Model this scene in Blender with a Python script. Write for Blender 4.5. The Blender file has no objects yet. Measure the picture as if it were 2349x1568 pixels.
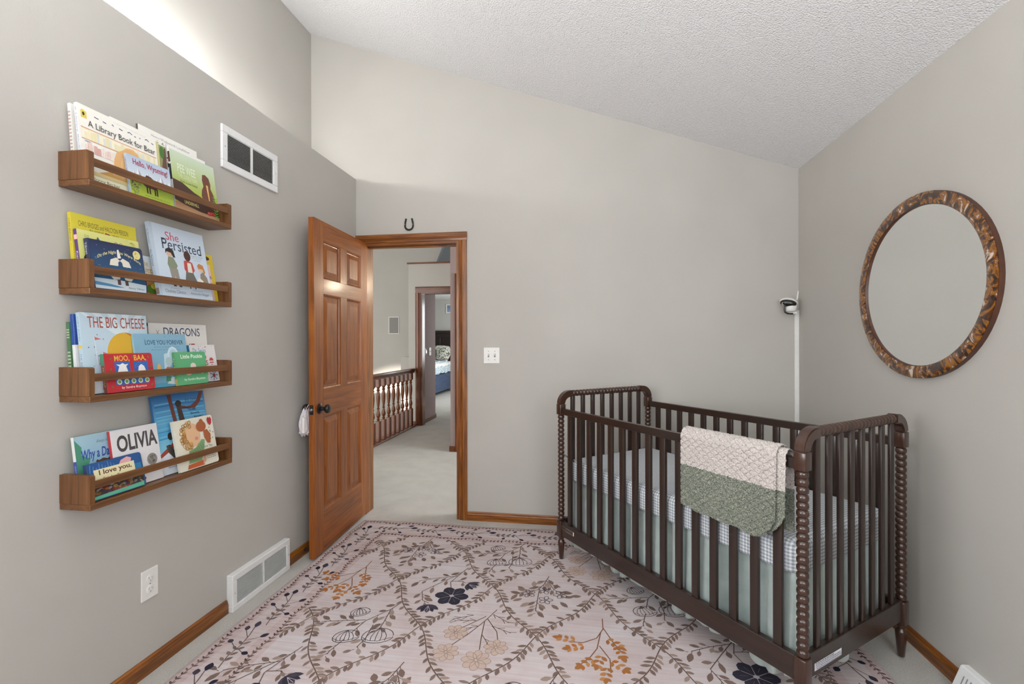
import bpy, bmesh, math, random
from mathutils import Vector, Matrix
random.seed(7)
R = math.radians
COL = bpy.context.scene.collection
SC = bpy.context.scene

# ------------------------------------------------------------------ camera, world, lights, exposure
FPX = 1080.78
YAW, PIT, ROL = 0.151, 0.0017, -0.0021
CAMZ = 1.2963
cd = bpy.data.cameras.new('camera'); cam = bpy.data.objects.new('camera', cd); COL.objects.link(cam)
cd.sensor_width = 36.0; cd.lens = FPX / 2349.0 * 36.0; cd.clip_start = 0.02; cd.clip_end = 100
_f = Vector((-math.sin(YAW) * math.cos(PIT), math.cos(YAW) * math.cos(PIT), -math.sin(PIT)))
_r = Vector((math.cos(YAW), math.sin(YAW), 0)); _u = _r.cross(_f)
_r2 = _r * math.cos(ROL) + _u * math.sin(ROL); _u2 = -_r * math.sin(ROL) + _u * math.cos(ROL)
cam.matrix_world = Matrix(((_r2.x, _u2.x, -_f.x, 0), (_r2.y, _u2.y, -_f.y, 0), (_r2.z, _u2.z, -_f.z, CAMZ), (0, 0, 0, 1)))
SC.camera = cam
SC.view_settings.view_transform = 'Standard'
SC.view_settings.look = 'None'
SC.view_settings.gamma = 1.0
SC.view_settings.use_curve_mapping = False
SC.view_settings.exposure = 0.12
w = bpy.data.worlds.new('sky'); SC.world = w; w.use_nodes = True
w.node_tree.nodes['Background'].inputs[0].default_value = (0.72, 0.84, 1.0, 1)
w.node_tree.nodes['Background'].inputs[1].default_value = 1.0


def area(name, loc, direction, sx, sy, power, col=(1, 1, 1)):
    l = bpy.data.lights.new(name, 'AREA'); l.shape = 'RECTANGLE'; l.size = sx; l.size_y = sy
    l.energy = power; l.color = col
    o = bpy.data.objects.new(name, l); COL.objects.link(o); o.location = loc
    o.rotation_euler = Vector(direction).to_track_quat('-Z', 'Y').to_euler()
    return o


area('daylight_rear_left', (-0.75, -0.86, 1.62), (0.05, 1, 0.2), 1.25, 1.45, 9, (0.98, 0.99, 1.0))
area('daylight_rear_right', (0.75, -0.86, 1.62), (-0.6, 1, 0.15), 1.25, 1.45, 38, (0.98, 0.99, 1.0))
area('daylight_side', (-1.72, 0.0, 1.52), (1, 0.12, 0.12), 1.3, 1.2, 43, (0.98, 0.99, 1.0))
area('daylight_hall', (1.38, 4.45, 1.55), (-1, 0.05, -0.22), 1.3, 1.3, 60, (0.95, 0.97, 1.0))
area('daylight_foyer', (-4.4, 3.75, 1.2), (0.1, 1, -0.05), 2.6, 3.6, 92, (1.0, 0.98, 0.95))
area('daylight_bedroom', (-1.25, 10.0, 1.5), (-1, 0.1, -0.1), 1.6, 1.3, 62, (0.95, 0.98, 1.0))
sn_ = bpy.data.lights.new('sunlight_foyer', 'SPOT'); sn_.energy = 2200; sn_.spot_size = R(30); sn_.spot_blend = 0.15; sn_.shadow_soft_size = 0.08; sn_.color = (1.0, 0.88, 0.78)
sno = bpy.data.objects.new('sunlight_foyer', sn_); COL.objects.link(sno); sno.location = (-4.3, 3.8, -1.4); sno.rotation_euler = Vector((0.95, 4.2, 0.98)).to_track_quat('-Z', 'Y').to_euler()
SC.cycles.diffuse_bounces = 6


# ------------------------------------------------------------------ helpers
def lin(c):
    return tuple(((v / 255) / 12.92 if v / 255 <= 0.04045 else ((v / 255 + 0.055) / 1.055) ** 2.4) for v in c)


def hx(s):
    s = s.lstrip('#'); return tuple(int(s[i:i + 2], 16) for i in (0, 2, 4))


def L4(c):
    if isinstance(c, str): c = hx(c)
    return lin(c) + (1.0,)


class N:
    """small node-graph helper around one material"""
    def __init__(s, name):
        s.m = bpy.data.materials.new(name); s.m.use_nodes = True
        s.t = s.m.node_tree; s.b = s.t.nodes['Principled BSDF']

    def add(s, typ, **kw):
        n = s.t.nodes.new(typ)
        for k, v in kw.items():
            if k.startswith('i_'):
                key = k[2:]
                key = int(key) if key.isdigit() else key
                n.inputs[key].default_value = v
            else:
                setattr(n, k, v)
        return n

    def link(s, a, b): s.t.links.new(a, b)

    def coords(s, scale=(1, 1, 1), rot=(0, 0, 0)):
        tc = s.add('ShaderNodeTexCoord'); mp = s.add('ShaderNodeMapping')
        mp.inputs['Scale'].default_value = scale; mp.inputs['Rotation'].default_value = rot
        s.link(tc.outputs['Object'], mp.inputs['Vector']); return mp.outputs[0]

    def noise(s, vec, scale, detail=4, rough=0.5, dist=0.0):
        n = s.add('ShaderNodeTexNoise'); n.inputs['Scale'].default_value = scale
        n.inputs['Detail'].default_value = detail; n.inputs['Roughness'].default_value = rough
        n.inputs['Distortion'].default_value = dist
        s.link(vec, n.inputs['Vector']); return n.outputs['Fac']

    def ramp(s, fac, stops):
        r = s.add('ShaderNodeValToRGB'); e = r.color_ramp.elements
        while len(e) < len(stops): e.new(0.5)
        for i, (p, c) in enumerate(stops): e[i].position = p; e[i].color = L4(c)
        s.link(fac, r.inputs[0]); return r.outputs[0]

    def bump(s, h, strength, dist):
        b = s.add('ShaderNodeBump'); b.inputs['Strength'].default_value = strength; b.inputs['Distance'].default_value = dist
        s.link(h, b.inputs['Height']); s.link(b.outputs[0], s.b.inputs['Normal']); return b

    def math(s, op, a, b=None, c=None):
        n = s.add('ShaderNodeMath', operation=op)
        for i, v in enumerate((a, b, c)):
            if v is None: continue
            if isinstance(v, (int, float)): n.inputs[i].default_value = v
            else: s.link(v, n.inputs[i])
        return n.outputs[0]

    def mix(s, fac, a, b):
        n = s.add('ShaderNodeMix', data_type='RGBA')
        for sock, v in ((n.inputs[0], fac), (n.inputs[6], a), (n.inputs[7], b)):
            if isinstance(v, (int, float)): sock.default_value = v
            elif isinstance(v, (tuple, str)): sock.default_value = L4(v)
            else: s.link(v, sock)
        return n.outputs[2]

    def set(s, rough=0.5, metal=0.0, coat=0.0, spec=0.5, col=None, sheen=0.0):
        s.b.inputs['Roughness'].default_value = rough; s.b.inputs['Metallic'].default_value = metal
        s.b.inputs['Coat Weight'].default_value = coat; s.b.inputs['Coat Roughness'].default_value = 0.12
        s.b.inputs['Specular IOR Level'].default_value = spec
        if sheen: s.b.inputs['Sheen Weight'].default_value = sheen
        if col is not None:
            if isinstance(col, (str, tuple)): s.b.inputs['Base Color'].default_value = L4(col)
            else: s.link(col, s.b.inputs['Base Color'])
        return s.m


def plain(name, col, rough=0.5, var=0.05, scale=30, **kw):
    """one-colour procedural surface with a faint tonal variation"""
    n = N(name); v = n.coords()
    f = n.noise(v, scale, 3)
    c = hx(col) if isinstance(col, str) else col
    a = tuple(max(0, int(x * (1 - var))) for x in c); b = tuple(min(255, int(x * (1 + var))) for x in c)
    return n.set(rough=rough, col=n.ramp(f, [(0.3, a), (0.7, b)]), **kw)


def wood(name, dark, mid, light, axis=2, rough=0.35, coat=0.25, scale=1.0, fine=0.5):
    n = N(name); sc = [26 * scale] * 3; sc[axis] = 1.6 * scale
    v = n.coords(tuple(sc))
    f = n.noise(v, 1.3, 6, 0.55, 1.2)
    c = n.ramp(f, [(0.28, dark), (0.5, mid), (0.74, light)])
    sc2 = [160 * scale] * 3; sc2[axis] = 5 * scale
    v2 = n.coords(tuple(sc2)); f2 = n.noise(v2, 1.0, 3)
    p = n.ramp(f2, [(0.36, dark), (0.55, (255, 255, 255))])
    mx = n.add('ShaderNodeMix', data_type='RGBA', blend_type='MULTIPLY'); mx.inputs[0].default_value = fine
    n.link(c, mx.inputs[6]); n.link(p, mx.inputs[7])
    n.bump(f2, 0.12, 0.0006)
    return n.set(rough=rough, coat=coat, col=mx.outputs[2])


def wall_paint(name, col):
    n = N(name); v = n.coords()
    f = n.noise(v, 170, 3, 0.6); f1 = n.noise(v, 2.0, 2)
    c = hx(col); a = tuple(int(x * 0.985) for x in c); b = tuple(min(255, int(x * 1.012)) for x in c)
    n.bump(f, 0.16, 0.0016)
    return n.set(rough=0.75, spec=0.25, col=n.ramp(f1, [(0.3, a), (0.7, b)]))


def popcorn(name):
    n = N(name); v = n.coords()
    vo = n.add('ShaderNodeTexVoronoi'); vo.inputs['Scale'].default_value = 135; n.link(v, vo.inputs['Vector'])
    f = n.noise(v, 130, 4, 0.65, 0.2)
    h = n.math('SUBTRACT', f, n.math('MULTIPLY', vo.outputs['Distance'], 0.45))
    n.bump(h, 1.0, 0.009)
    return n.set(rough=0.9, spec=0.1, col='#f0f0f1')


def carpet(name):
    n = N(name); v = n.coords()
    f = n.noise(v, 240, 4, 0.7); g = n.noise(v, 5, 4, 0.6)
    h = n.math('ADD', n.math('MULTIPLY', f, 0.75), n.math('MULTIPLY', g, 0.25))
    n.bump(f, 0.9, 0.006)
    return n.set(rough=0.95, spec=0.1, sheen=0.2, col=n.ramp(h, [(0.36, '#a9a69e'), (0.5, '#c2bfb8'), (0.64, '#d0cdc6')]))


def print_mat(name, rough=0.45, spec=0.4):
    n = N(name); a = n.add('ShaderNodeVertexColor'); a.layer_name = 'Col'
    return n.set(rough=rough, spec=spec, col=a.outputs['Color'])


M = {}
M['wall'] = wall_paint('warm_grey_paint', '#b7b4ae')
M['wallhall'] = wall_paint('hall_grey_paint', '#bcbab4')
M['mauve_shade'] = wall_paint('wall_grey_shaded_mauve', '#a08d8a')  # shade and pinkish colour cast of two walls put into their base colour
M['ceiling'] = popcorn('popcorn_texture')
M['flat_ceiling'] = plain('flat_white_paint', '#e6e6e3', 0.9, 0.01)
M['carpet'] = carpet('cut_pile_carpet')
OAK = ('#5a310c', '#884e16', '#a46826')
M['oak_x'] = wood('oak_grain_x', *OAK, axis=0); M['oak_y'] = wood('oak_grain_y', *OAK, axis=1); M['oak_z'] = wood('oak_grain_z', *OAK, axis=2)
DOOR = ('#6e390d', '#924f11', '#a9641b')
M['door_z'] = wood('door_wood_upright', *DOOR, axis=2, rough=0.40, coat=0.12, fine=0.22)
M['door_x'] = wood('door_wood_crosswise', *DOOR, axis=0, rough=0.40, coat=0.12, fine=0.22)
CHERRY = ('#48230c', '#703812', '#884a1b')
M['cherry_y'] = wood('stair_wood_y', *CHERRY, axis=1, rough=0.3); M['cherry_z'] = wood('stair_wood_z', *CHERRY, axis=2, rough=0.3)
M['cherry_x'] = wood('stair_wood_x', *CHERRY, axis=0, rough=0.3)
SHELF = ('#513318', '#6d4625', '#7e552e')
M['shelf_x'] = wood('shelf_wood_long', *SHELF, axis=0, rough=0.45, coat=0.1, fine=0.25)
M['shelf_y'] = wood('shelf_wood_upright', *SHELF, axis=1, rough=0.45, coat=0.1, fine=0.25)
ESP = ('#20140f', '#2a1b14', '#35231a')
M['esp_x'] = wood('espresso_long', *ESP, axis=0, rough=0.38, coat=0.35, fine=0.15)
M['esp_z'] = wood('espresso_upright', *ESP, axis=2, rough=0.38, coat=0.35, fine=0.15)
M['esp_bead'] = wood('espresso_turned', '#2c1911', '#3a2217', '#482c1e', axis=2, rough=0.28, coat=0.5, fine=0.1)
M['white_metal'] = plain('white_enamel', '#e2e3e3', 0.4, 0.01)
M['white_plastic'] = plain('white_plastic', '#e4e3df', 0.35, 0.01)
M['hole_shade'] = plain('duct_shade', '#17191a', 0.9, 0.1)
M['black'] = plain('black_bronze', '#141211', 0.3, 0.1, coat=0.3)
M['iron'] = plain('forged_iron', '#2b2a28', 0.5, 0.25, 120, metal=0.6)
M['steel'] = plain('steel', '#b9bcc0', 0.3, 0.03, metal=0.9)
M['paper'] = plain('page_paper', '#e8e3d4', 0.8, 0.03, 200)
M['print'] = print_mat('printed_paper')


def mesh_obj(name, me, mat, parent=None, kind=None):
    o = bpy.data.objects.new(name, me); COL.objects.link(o)
    if mat is not None and not me.materials: me.materials.append(mat)
    if parent is not None: o.parent = parent
    if kind: o['kind'] = kind
    return o


class MB:
    def __init__(s): s.bm = bmesh.new()

    def box(s, x0, x1, y0, y1, z0, z1, bev=0.0, seg=1, mat=None):
        b = bmesh.new(); bmesh.ops.create_cube(b, size=1.0)
        for v in b.verts:
            v.co = Vector(((x0 + x1) / 2 + v.co.x * (x1 - x0), (y0 + y1) / 2 + v.co.y * (y1 - y0), (z0 + z1) / 2 + v.co.z * (z1 - z0)))
        if bev > 0: bmesh.ops.bevel(b, geom=list(b.edges), offset=bev, segments=seg, affect='EDGES', profile=0.5)
        if mat is not None: bmesh.ops.transform(b, matrix=mat, verts=b.verts)
        s.merge(b); return s

    def merge(s, b):
        me = bpy.data.meshes.new('tmp'); b.to_mesh(me); b.free(); s.bm.from_mesh(me); bpy.data.meshes.remove(me)

    def prism(s, poly, axis, a0, a1):
        """poly: 2-D points in the two other axes in order (xyz minus axis)"""
        def P(p, a):
            c = list(p); c.insert(axis, a); return Vector(c)
        v0 = [s.bm.verts.new(P(p, a0)) for p in poly]; v1 = [s.bm.verts.new(P(p, a1)) for p in poly]
        n = len(poly)
        fs = [s.bm.faces.new(v0), s.bm.faces.new(v1[::-1])]
        for i in range(n): fs.append(s.bm.faces.new((v0[i], v1[i], v1[(i + 1) % n], v0[(i + 1) % n])))
        bmesh.ops.recalc_face_normals(s.bm, faces=fs); return s

    def lathe(s, prof, origin=(0, 0, 0), axis=2, seg=16, phase=0.0):
        o = Vector(origin); rings = []
        for r, h in prof:
            ring = []
            for k in range(seg):
                a = 2 * math.pi * k / seg + phase
                c = [r * math.cos(a), r * math.sin(a)]; c.insert(axis, h)
                ring.append(s.bm.verts.new(o + Vector(c)))
            rings.append(ring)
        fs = []
        for a, b in zip(rings, rings[1:]):
            for k in range(seg): fs.append(s.bm.faces.new((a[k], a[(k + 1) % seg], b[(k + 1) % seg], b[k])))
        fs.append(s.bm.faces.new(rings[0][::-1])); fs.append(s.bm.faces.new(rings[-1]))
        bmesh.ops.recalc_face_normals(s.bm, faces=fs); return s

    def tube(s, pts, r, seg=8, closed=False, flat=None):
        """round tube along pts; flat=(a,b) gives half-sizes of an oval section"""
        P = [Vector(p) for p in pts]; n = len(P); rings = []
        up = Vector((0, 0, 1))
        for i, p in enumerate(P):
            if closed: d = P[(i + 1) % n] - P[i - 1]
            else: d = P[min(i + 1, n - 1)] - P[max(i - 1, 0)]
            d.normalize()
            ref = up if abs(d.dot(up)) < 0.95 else Vector((1, 0, 0))
            a = d.cross(ref).normalized(); b = a.cross(d)
            rr = r[i] if isinstance(r, (list, tuple)) else r
            ra, rb = (flat if flat else (rr, rr))
            rings.append([s.bm.verts.new(p + a * ra * math.cos(2 * math.pi * k / seg) + b * rb * math.sin(2 * math.pi * k / seg)) for k in range(seg)])
        fs = []
        prs = list(zip(rings, rings[1:])) + ([(rings[-1], rings[0])] if closed else [])
        for A, B in prs:
            for k in range(seg): fs.append(s.bm.faces.new((A[k], A[(k + 1) % seg], B[(k + 1) % seg], B[k])))
        if not closed:
            fs.append(s.bm.faces.new(rings[0][::-1])); fs.append(s.bm.faces.new(rings[-1]))
        bmesh.ops.recalc_face_normals(s.bm, faces=fs); return s

    def grid(s, fn, nu, nv, closed_u=False):
        vs = [[s.bm.verts.new(fn(i / nu, j / nv)) for j in range(nv + 1)] for i in range(nu + (0 if closed_u else 1))]
        m = len(vs)
        for i in range(nu):
            a, b = vs[i], vs[(i + 1) % m]
            for j in range(nv): s.bm.faces.new((a[j], b[j], b[j + 1], a[j + 1]))
        return s

    def xf(s, mat): bmesh.ops.transform(s.bm, matrix=mat, verts=s.bm.verts); return s

    def build(s, name, mat, parent=None, smooth=None, kind=None):
        me = bpy.data.meshes.new(name); s.bm.to_mesh(me); s.bm.free()
        if smooth is not None:
            for p in me.polygons: p.use_smooth = True
            me.set_sharp_from_angle(angle=R(smooth))
        return mesh_obj(name, me, mat, parent, kind)


def tag(o, label=None, cat=None, group=None, kind=None):
    if label: o['label'] = label
    if cat: o['category'] = cat
    if group: o['group'] = group
    if kind: o['kind'] = kind
    return o


def thing(name, label, cat, loc=(0, 0, 0), rz=0.0, group=None, kind=None, mat=None):
    o = bpy.data.objects.new(name, None); COL.objects.link(o); o.empty_display_size = 0.05
    if mat is not None: o.matrix_world = mat
    else: o.location = loc; o.rotation_euler = (0, 0, rz)
    return tag(o, label, cat, group, kind)


def struct(name, mb, mat, label=None, smooth=None):
    o = mb.build(name, mat, None, smooth); o['kind'] = 'structure'
    if label: o['label'] = label
    return o


# frame on the left wall: local x -> world +Y, y -> world +Z, z -> world +X
def left_wall_frame(y, z, x=-1.693, tilt=0.0):
    m = Matrix(((0, 0, 1, x), (1, 0, 0, y), (0, 1, 0, z), (0, 0, 0, 1)))
    return m @ Matrix.Rotation(-tilt, 4, 'X')


# --- flat coloured print: polygons, lines and lettering in one mesh with a colour attribute
_txt = {}


def text_geo(s, bold=0.0, shear=0.0, serif=False):
    k = (s, bold, shear, serif)
    if k not in _txt:
        c = bpy.data.curves.new('t', 'FONT'); c.body = s; c.offset = bold; c.shear = shear; c.resolution_u = 4; c.fill_mode = 'FRONT'
        o = bpy.data.objects.new('t', c); COL.objects.link(o)
        dg = bpy.context.evaluated_depsgraph_get()
        me = bpy.data.meshes.new_from_object(o.evaluated_get(dg))
        vs = [(v.co.x, v.co.y) for v in me.vertices]; fs = [tuple(p.vertices) for p in me.polygons]
        bpy.data.objects.remove(o); bpy.data.curves.remove(c); bpy.data.meshes.remove(me)
        if serif:                 # short slab feet on the flat stem ends
            cnt = {}
            for f in fs:
                for a, b in zip(f, f[1:] + f[:1]):
                    e = (min(a, b), max(a, b)); cnt[e] = cnt.get(e, 0) + 1
            for (a, b), n_ in cnt.items():
                (xa, ya), (xb, yb) = vs[a], vs[b]
                if n_ == 1 and abs(ya - yb) < 1e-4 and 0.04 < abs(xa - xb) < 0.16:
                    lo_, hi_ = min(xa, xb) - 0.04, max(xa, xb) + 0.04; q = len(vs)
                    near = [v for v in vs if lo_ - 0.02 < v[0] < hi_ + 0.02]
                    d_ = 0.03 if sum(1 for v in near if v[1] > ya + 0.02) >= sum(1 for v in near if v[1] < ya - 0.02) else -0.03
                    vs += [(lo_, ya), (hi_, ya), (hi_, ya + d_), (lo_, ya + d_)]; fs.append((q, q + 1, q + 2, q + 3))
        x0 = min(v[0] for v in vs); x1 = max(v[0] for v in vs); y0 = min(v[1] for v in vs); y1 = max(v[1] for v in vs)
        vs = [((x - x0) / (x1 - x0), (y - y0) / max(1e-6, y1 - y0)) for x, y in vs]
        _txt[k] = (vs, fs)
    return _txt[k]


JR = random.Random(21)


class Art:
    def __init__(s, W=1, H=1, base=0.0004, step=0.00003, fn=None):
        s.W, s.H, s.z, s.step = W, H, base, step; s.v = []; s.f = []; s.c = []; s.fn = fn

    def up(s): s.z += s.step

    def raw(s, pts, faces, col, lift=True):
        if lift: s.up()
        jz = JR.uniform(0, 0.00012) if s.fn else 0.0
        o = len(s.v); cs = col if isinstance(col, list) else None
        for i, (x, y) in enumerate(pts): s.v.append((x * s.W, y * s.H, s.z + jz))
        for f in faces:
            s.f.append(tuple(o + k for k in f))
            if cs: s.c.append([L4(cs[k]) for k in f])
            else: s.c.append([L4(col)] * len(f))

    def poly(s, pts, col, lift=True): s.raw(pts, [tuple(range(len(pts)))], col, lift)

    def rect(s, x0, y0, x1, y1, col): s.poly([(x0, y0), (x1, y0), (x1, y1), (x0, y1)], col)

    def grad(s, x0, y0, x1, y1, bot, top): s.raw([(x0, y0), (x1, y0), (x1, y1), (x0, y1)], [(0, 1, 2, 3)], [bot, bot, top, top])

    def ell(s, cx, cy, rx, ry, col, n=20, rot=0.0, lift=True):
        s.poly([(cx + rx * math.cos(t) * math.cos(rot) - ry * math.sin(t) * math.sin(rot), cy + rx * math.cos(t) * math.sin(rot) + ry * math.sin(t) * math.cos(rot)) for t in [2 * math.pi * k / n for k in range(n)]], col, lift)

    def line(s, pts, w, col, lift=True, taper=False):
        if lift: s.up()
        n = len(pts); a = []; b = []
        for i, (x, y) in enumerate(pts):
            x0, y0 = pts[max(0, i - 1)]; x1, y1 = pts[min(n - 1, i + 1)]
            dx, dy = (x1 - x0) * s.W, (y1 - y0) * s.H; l = math.hypot(dx, dy) or 1
            ww = w * (1 - 0.7 * i / (n - 1)) if taper else w
            ox, oy = -dy / l * ww / 2 / s.W, dx / l * ww / 2 / s.H
            a.append((x + ox, y + oy)); b.append((x - ox, y - oy))
        s.raw(a + b, [(i, i + 1, n + i + 1, n + i) for i in range(n - 1)], col, lift=False)

    def ring(s, cx, cy, rx, ry, w, col, n=20, rot=0.0):
        pts = []
        for k in range(n + 1):
            t = 2 * math.pi * k / n
            pts.append((cx + rx * math.cos(t) * math.cos(rot) - ry * math.sin(t) * math.sin(rot), cy + rx * math.cos(t) * math.sin(rot) + ry * math.sin(t) * math.cos(rot)))
        s.line(pts, w, col)

    def text(s, t, x0, y0, x1, y1, col, bold=0.0, shear=0.0, arc=0.0, serif=False):
        vs, fs = text_geo(t, bold, shear, serif)
        P = []
        for u, v in vs:
            x = x0 + (x1 - x0) * u; y = y0 + (y1 - y0) * v + arc * (1 - (2 * u - 1) ** 2)
            P.append((x, y))
        s.raw(P, fs, col)

    def leaf(s, x, y, ang, l, w, col, lift=False):
        c, n = math.cos(ang), math.sin(ang)
        pr = [(0, 0), (0.22, 0.34), (0.5, 0.5), (0.78, 0.34), (1, 0), (0.78, -0.34), (0.5, -0.5), (0.22, -0.34)]
        s.poly([(x + (u * l * c - v * w * n) / s.W, y + (u * l * n + v * w * c) / s.H) for u, v in pr], col, lift)

    def build(s, name, parent, mat=None):
        me = bpy.data.meshes.new(name)
        vs = s.v if s.fn is None else [s.fn(*v) for v in s.v]
        me.from_pydata(vs, [], s.f)
        at = me.color_attributes.new('Col', 'FLOAT_COLOR', 'CORNER')
        flat = []
        for f in s.c:
            for c in f: flat.extend(c)
        at.data.foreach_set('color', flat)
        # all print faces outwards
        bm = bmesh.new(); bm.from_mesh(me)
        for f in bm.faces:
            if f.normal.z < 0: f.normal_flip()
        bm.to_mesh(me); bm.free()
        return mesh_obj(name, me, mat or M['print'], parent)


# ------------------------------------------------------------------ the room shell
A, B_, D, A2 = -1.693, 1.3916, 3.3335, -2.0557       # left wall, right wall, back wall, recessed upper left wall
LEDGE, ZC, ZR = 2.5152, 2.4176, 3.643
SL = (ZR - ZC) / (B_ - A2)
Y0 = -0.95                                           # wall behind the camera
cz = lambda x: ZC + (B_ - x) * SL
DX0, DX1, DZ = -1.635, -0.897, 2.031                 # doorway

struct('floor', MB().box(-2.3, 1.6, Y0 - 0.12, 3.45, -0.12, 0.0), M['carpet'], 'pale grey cut pile carpet of the bedroom')
struct('wall_left', MB().box(A2 + 0.001, A, Y0, -0.7, 0, LEDGE).box(A2 + 0.001, A, 0.7, D, 0, LEDGE).box(A2 + 0.001, A, -0.7, 0.7, 0, 0.88).box(A2 + 0.001, A, -0.7, 0.7, 2.16, LEDGE), M['wall'], 'warm grey wall with the bookshelves, ending in a high ledge')
struct('wall_left_upper', MB().prism([(Y0, LEDGE), (D, LEDGE), (D, cz(A2)), (Y0, cz(A2))], 0, A2 - 0.1, A2), M['wall'], 'recessed upper wall above the ledge')
mb = MB()
mb.prism([(A2 - 0.1, 0), (DX0, 0), (DX0, DZ), (DX1, DZ), (DX1, 0), (B_ + 0.1, 0), (B_ + 0.1, cz(B_ + 0.1)), (A2 - 0.1, cz(A2 - 0.1))], 1, D, D + 0.115)
struct('wall_back', mb, M['wall'], 'warm grey wall with the doorway, under a sloped ceiling')
struct('wall_right', MB().prism([(Y0, 0), (D, 0), (D, cz(B_)), (Y0, cz(B_))], 0, B_, B_ + 0.1), M['wall'], 'warm grey wall with the round mirror')
mb = MB()
WX = [(-1.42, -0.08), (0.08, 1.30)]; WZ0, WZ1 = 0.85, 2.4
mb.prism([(A2 - 0.1, 0), (B_ + 0.1, 0), (B_ + 0.1, WZ0), (A2 - 0.1, WZ0)], 1, Y0 - 0.12, Y0)
mb.prism([(A2 - 0.1, WZ1), (B_ + 0.1, WZ1), (B_ + 0.1, cz(B_ + 0.1)), (A2 - 0.1, cz(A2 - 0.1))], 1, Y0 - 0.12, Y0)
for a, b in ((A2 - 0.1, WX[0][0]), (WX[0][1], WX[1][0]), (WX[1][1], B_ + 0.1)):
    mb.prism([(a, WZ0), (b, WZ0), (b, WZ1), (a, WZ1)], 1, Y0 - 0.12, Y0)
struct('wall_front', mb, M['wall'], 'warm grey wall with two windows behind the viewer')
mb = MB()
x0, x1 = A2 - 0.12, B_ + 0.12
mb.prism([(x0, cz(x0)), (x1, cz(x1)), (x1, cz(x1) + 0.1), (x0, cz(x0) + 0.1)], 1, Y0 - 0.12, D + 0.12)
struct('ceiling', mb, M['ceiling'], 'white popcorn textured sloped ceiling')
ng = N('window_glass'); ng.b.inputs['Transmission Weight'].default_value = 1.0; ng.set(rough=0.0, col='#ffffff'); M['glass'] = ng.m
for k, (a, b) in enumerate(WX):
    wnd = thing('window_%d' % (k + 1), 'white framed window behind the viewer', None, ((a + b) / 2, Y0 - 0.06, WZ0), kind='structure')
    h = WZ1 - WZ0; wd = (b - a) / 2
    for q, (p, r, s_, t) in enumerate(((-wd, -wd + 0.05, 0, h), (wd - 0.05, wd, 0, h), (-wd + 0.05, wd - 0.05, 0, 0.05), (-wd + 0.05, wd - 0.05, h - 0.05, h), (-wd + 0.05, wd - 0.05, h / 2 - 0.025, h / 2 + 0.025))):
        MB().box(p, r, -0.03, 0.03, s_, t, 0.004).build('window_frame', M['white_plastic'], wnd)
    MB().box(-wd + 0.05, wd - 0.05, -0.005, 0.0, 0.05, h - 0.05).build('window_pane', M['glass'], wnd)

wnd = thing('window_3', 'white framed window in the left wall beside the viewer', None, (-1.86, 0.0, 0.88), kind='structure')
for p, r, s_, t in ((-0.7, -0.65, 0, 1.28), (0.65, 0.7, 0, 1.28), (-0.65, 0.65, 0, 0.05), (-0.65, 0.65, 1.23, 1.28), (-0.65, 0.65, 0.615, 0.665)):
    MB().box(-0.03, 0.03, p, r, s_, t, 0.004).build('window_frame', M['white_plastic'], wnd)
MB().box(-0.005, 0.0, -0.65, 0.65, 0.05, 1.23).build('window_pane', M['glass'], wnd)

# baseboards: stepped profile (depth from wall, height)
BBP = [(0, 0), (0.014, 0), (0.014, 0.044), (0.010, 0.050), (0.009, 0.058), (0.005, 0.0635), (0, 0.0635)]
struct('baseboard_left', MB().prism([(A + d, z) for d, z in BBP], 1, Y0, 2.018).prism([(A + d, z) for d, z in BBP], 1, 2.468, D - 0.012), M['oak_y'], 'golden oak baseboard of the left wall')
mb = MB()
mb.prism([(D - d, z) for d, z in BBP], 0, -0.836, B_)
struct('baseboard_back', mb, M['oak_x'], 'golden oak baseboard of the back wall')
struct('baseboard_right', MB().prism([(B_ - d, z) for d, z in BBP], 1, 1.956, D - 0.014).prism([(B_ - d, z) for d, z in BBP], 1, Y0, 1.57), M['oak_y'], 'golden oak baseboard of the right wall')

# door casing and jamb
CP = [(0, 0.0), (0.0, 0.012), (0.010, 0.016), (0.030, 0.017), (0.045, 0.011), (0.060, 0.009), (0.060, 0.0)]   # (across, out)
tr = thing('trim_1', 'stained oak casing around the bedroom doorway', None, (0, 0, 0), kind='structure')
cw = 0.060
o = MB().prism([(DX1 + cw - a, D - b) for a, b in CP], 2, 0.0, DZ).build('casing_upright', M['oak_z'], tr)
o = MB().prism([(DX0 - cw + a + 0.0005, D - b) for a, b in CP], 2, 0.0, DZ).build('casing_upright', M['oak_z'], tr)
o = MB().prism([(D - b, DZ + cw - a) for a, b in CP], 0, DX0 - cw, DX1 + cw + 0.002).build('casing_head', M['oak_x'], tr)
JT = 0.019
MB().box(DX1 - JT, DX1 - 0.0005, D - 0.004, D + 0.12, 0, DZ, 0.001).build('jamb', M['oak_z'], tr)
MB().box(DX0 + 0.0005, DX0 + JT, D - 0.004, D + 0.12, 0, DZ, 0.001).build('jamb', M['oak_z'], tr)
MB().box(DX0 + JT, DX1 - JT, D - 0.004, D + 0.12, DZ - JT, DZ - 0.0005, 0.001).build('head_jamb', M['oak_x'], tr)
MB().box(DX1 - JT - 0.011, DX1 - JT, D + 0.045, D + 0.08, 0, DZ - JT, 0.001).build('door_stop', M['oak_z'], tr)
MB().box(DX0 + JT, DX1 - JT - 0.011, D + 0.045, D + 0.08, DZ - JT - 0.011, DZ - JT, 0.001).build('door_stop', M['oak_x'], tr)

# ------------------------------------------------------------------ the six panel door, standing open
DW, DT, DB, DTOP = 0.775, 0.035, 0.014, 2.032
ang = math.atan2(2.568 - 3.345, -1.569 + 1.611)
# local x from hinge to free edge; local y points to the wall side; face towards the room is y=0
dm = Matrix.Translation((-1.611, 3.342, 0)) @ Matrix.Rotation(ang, 4, 'Z')
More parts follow.
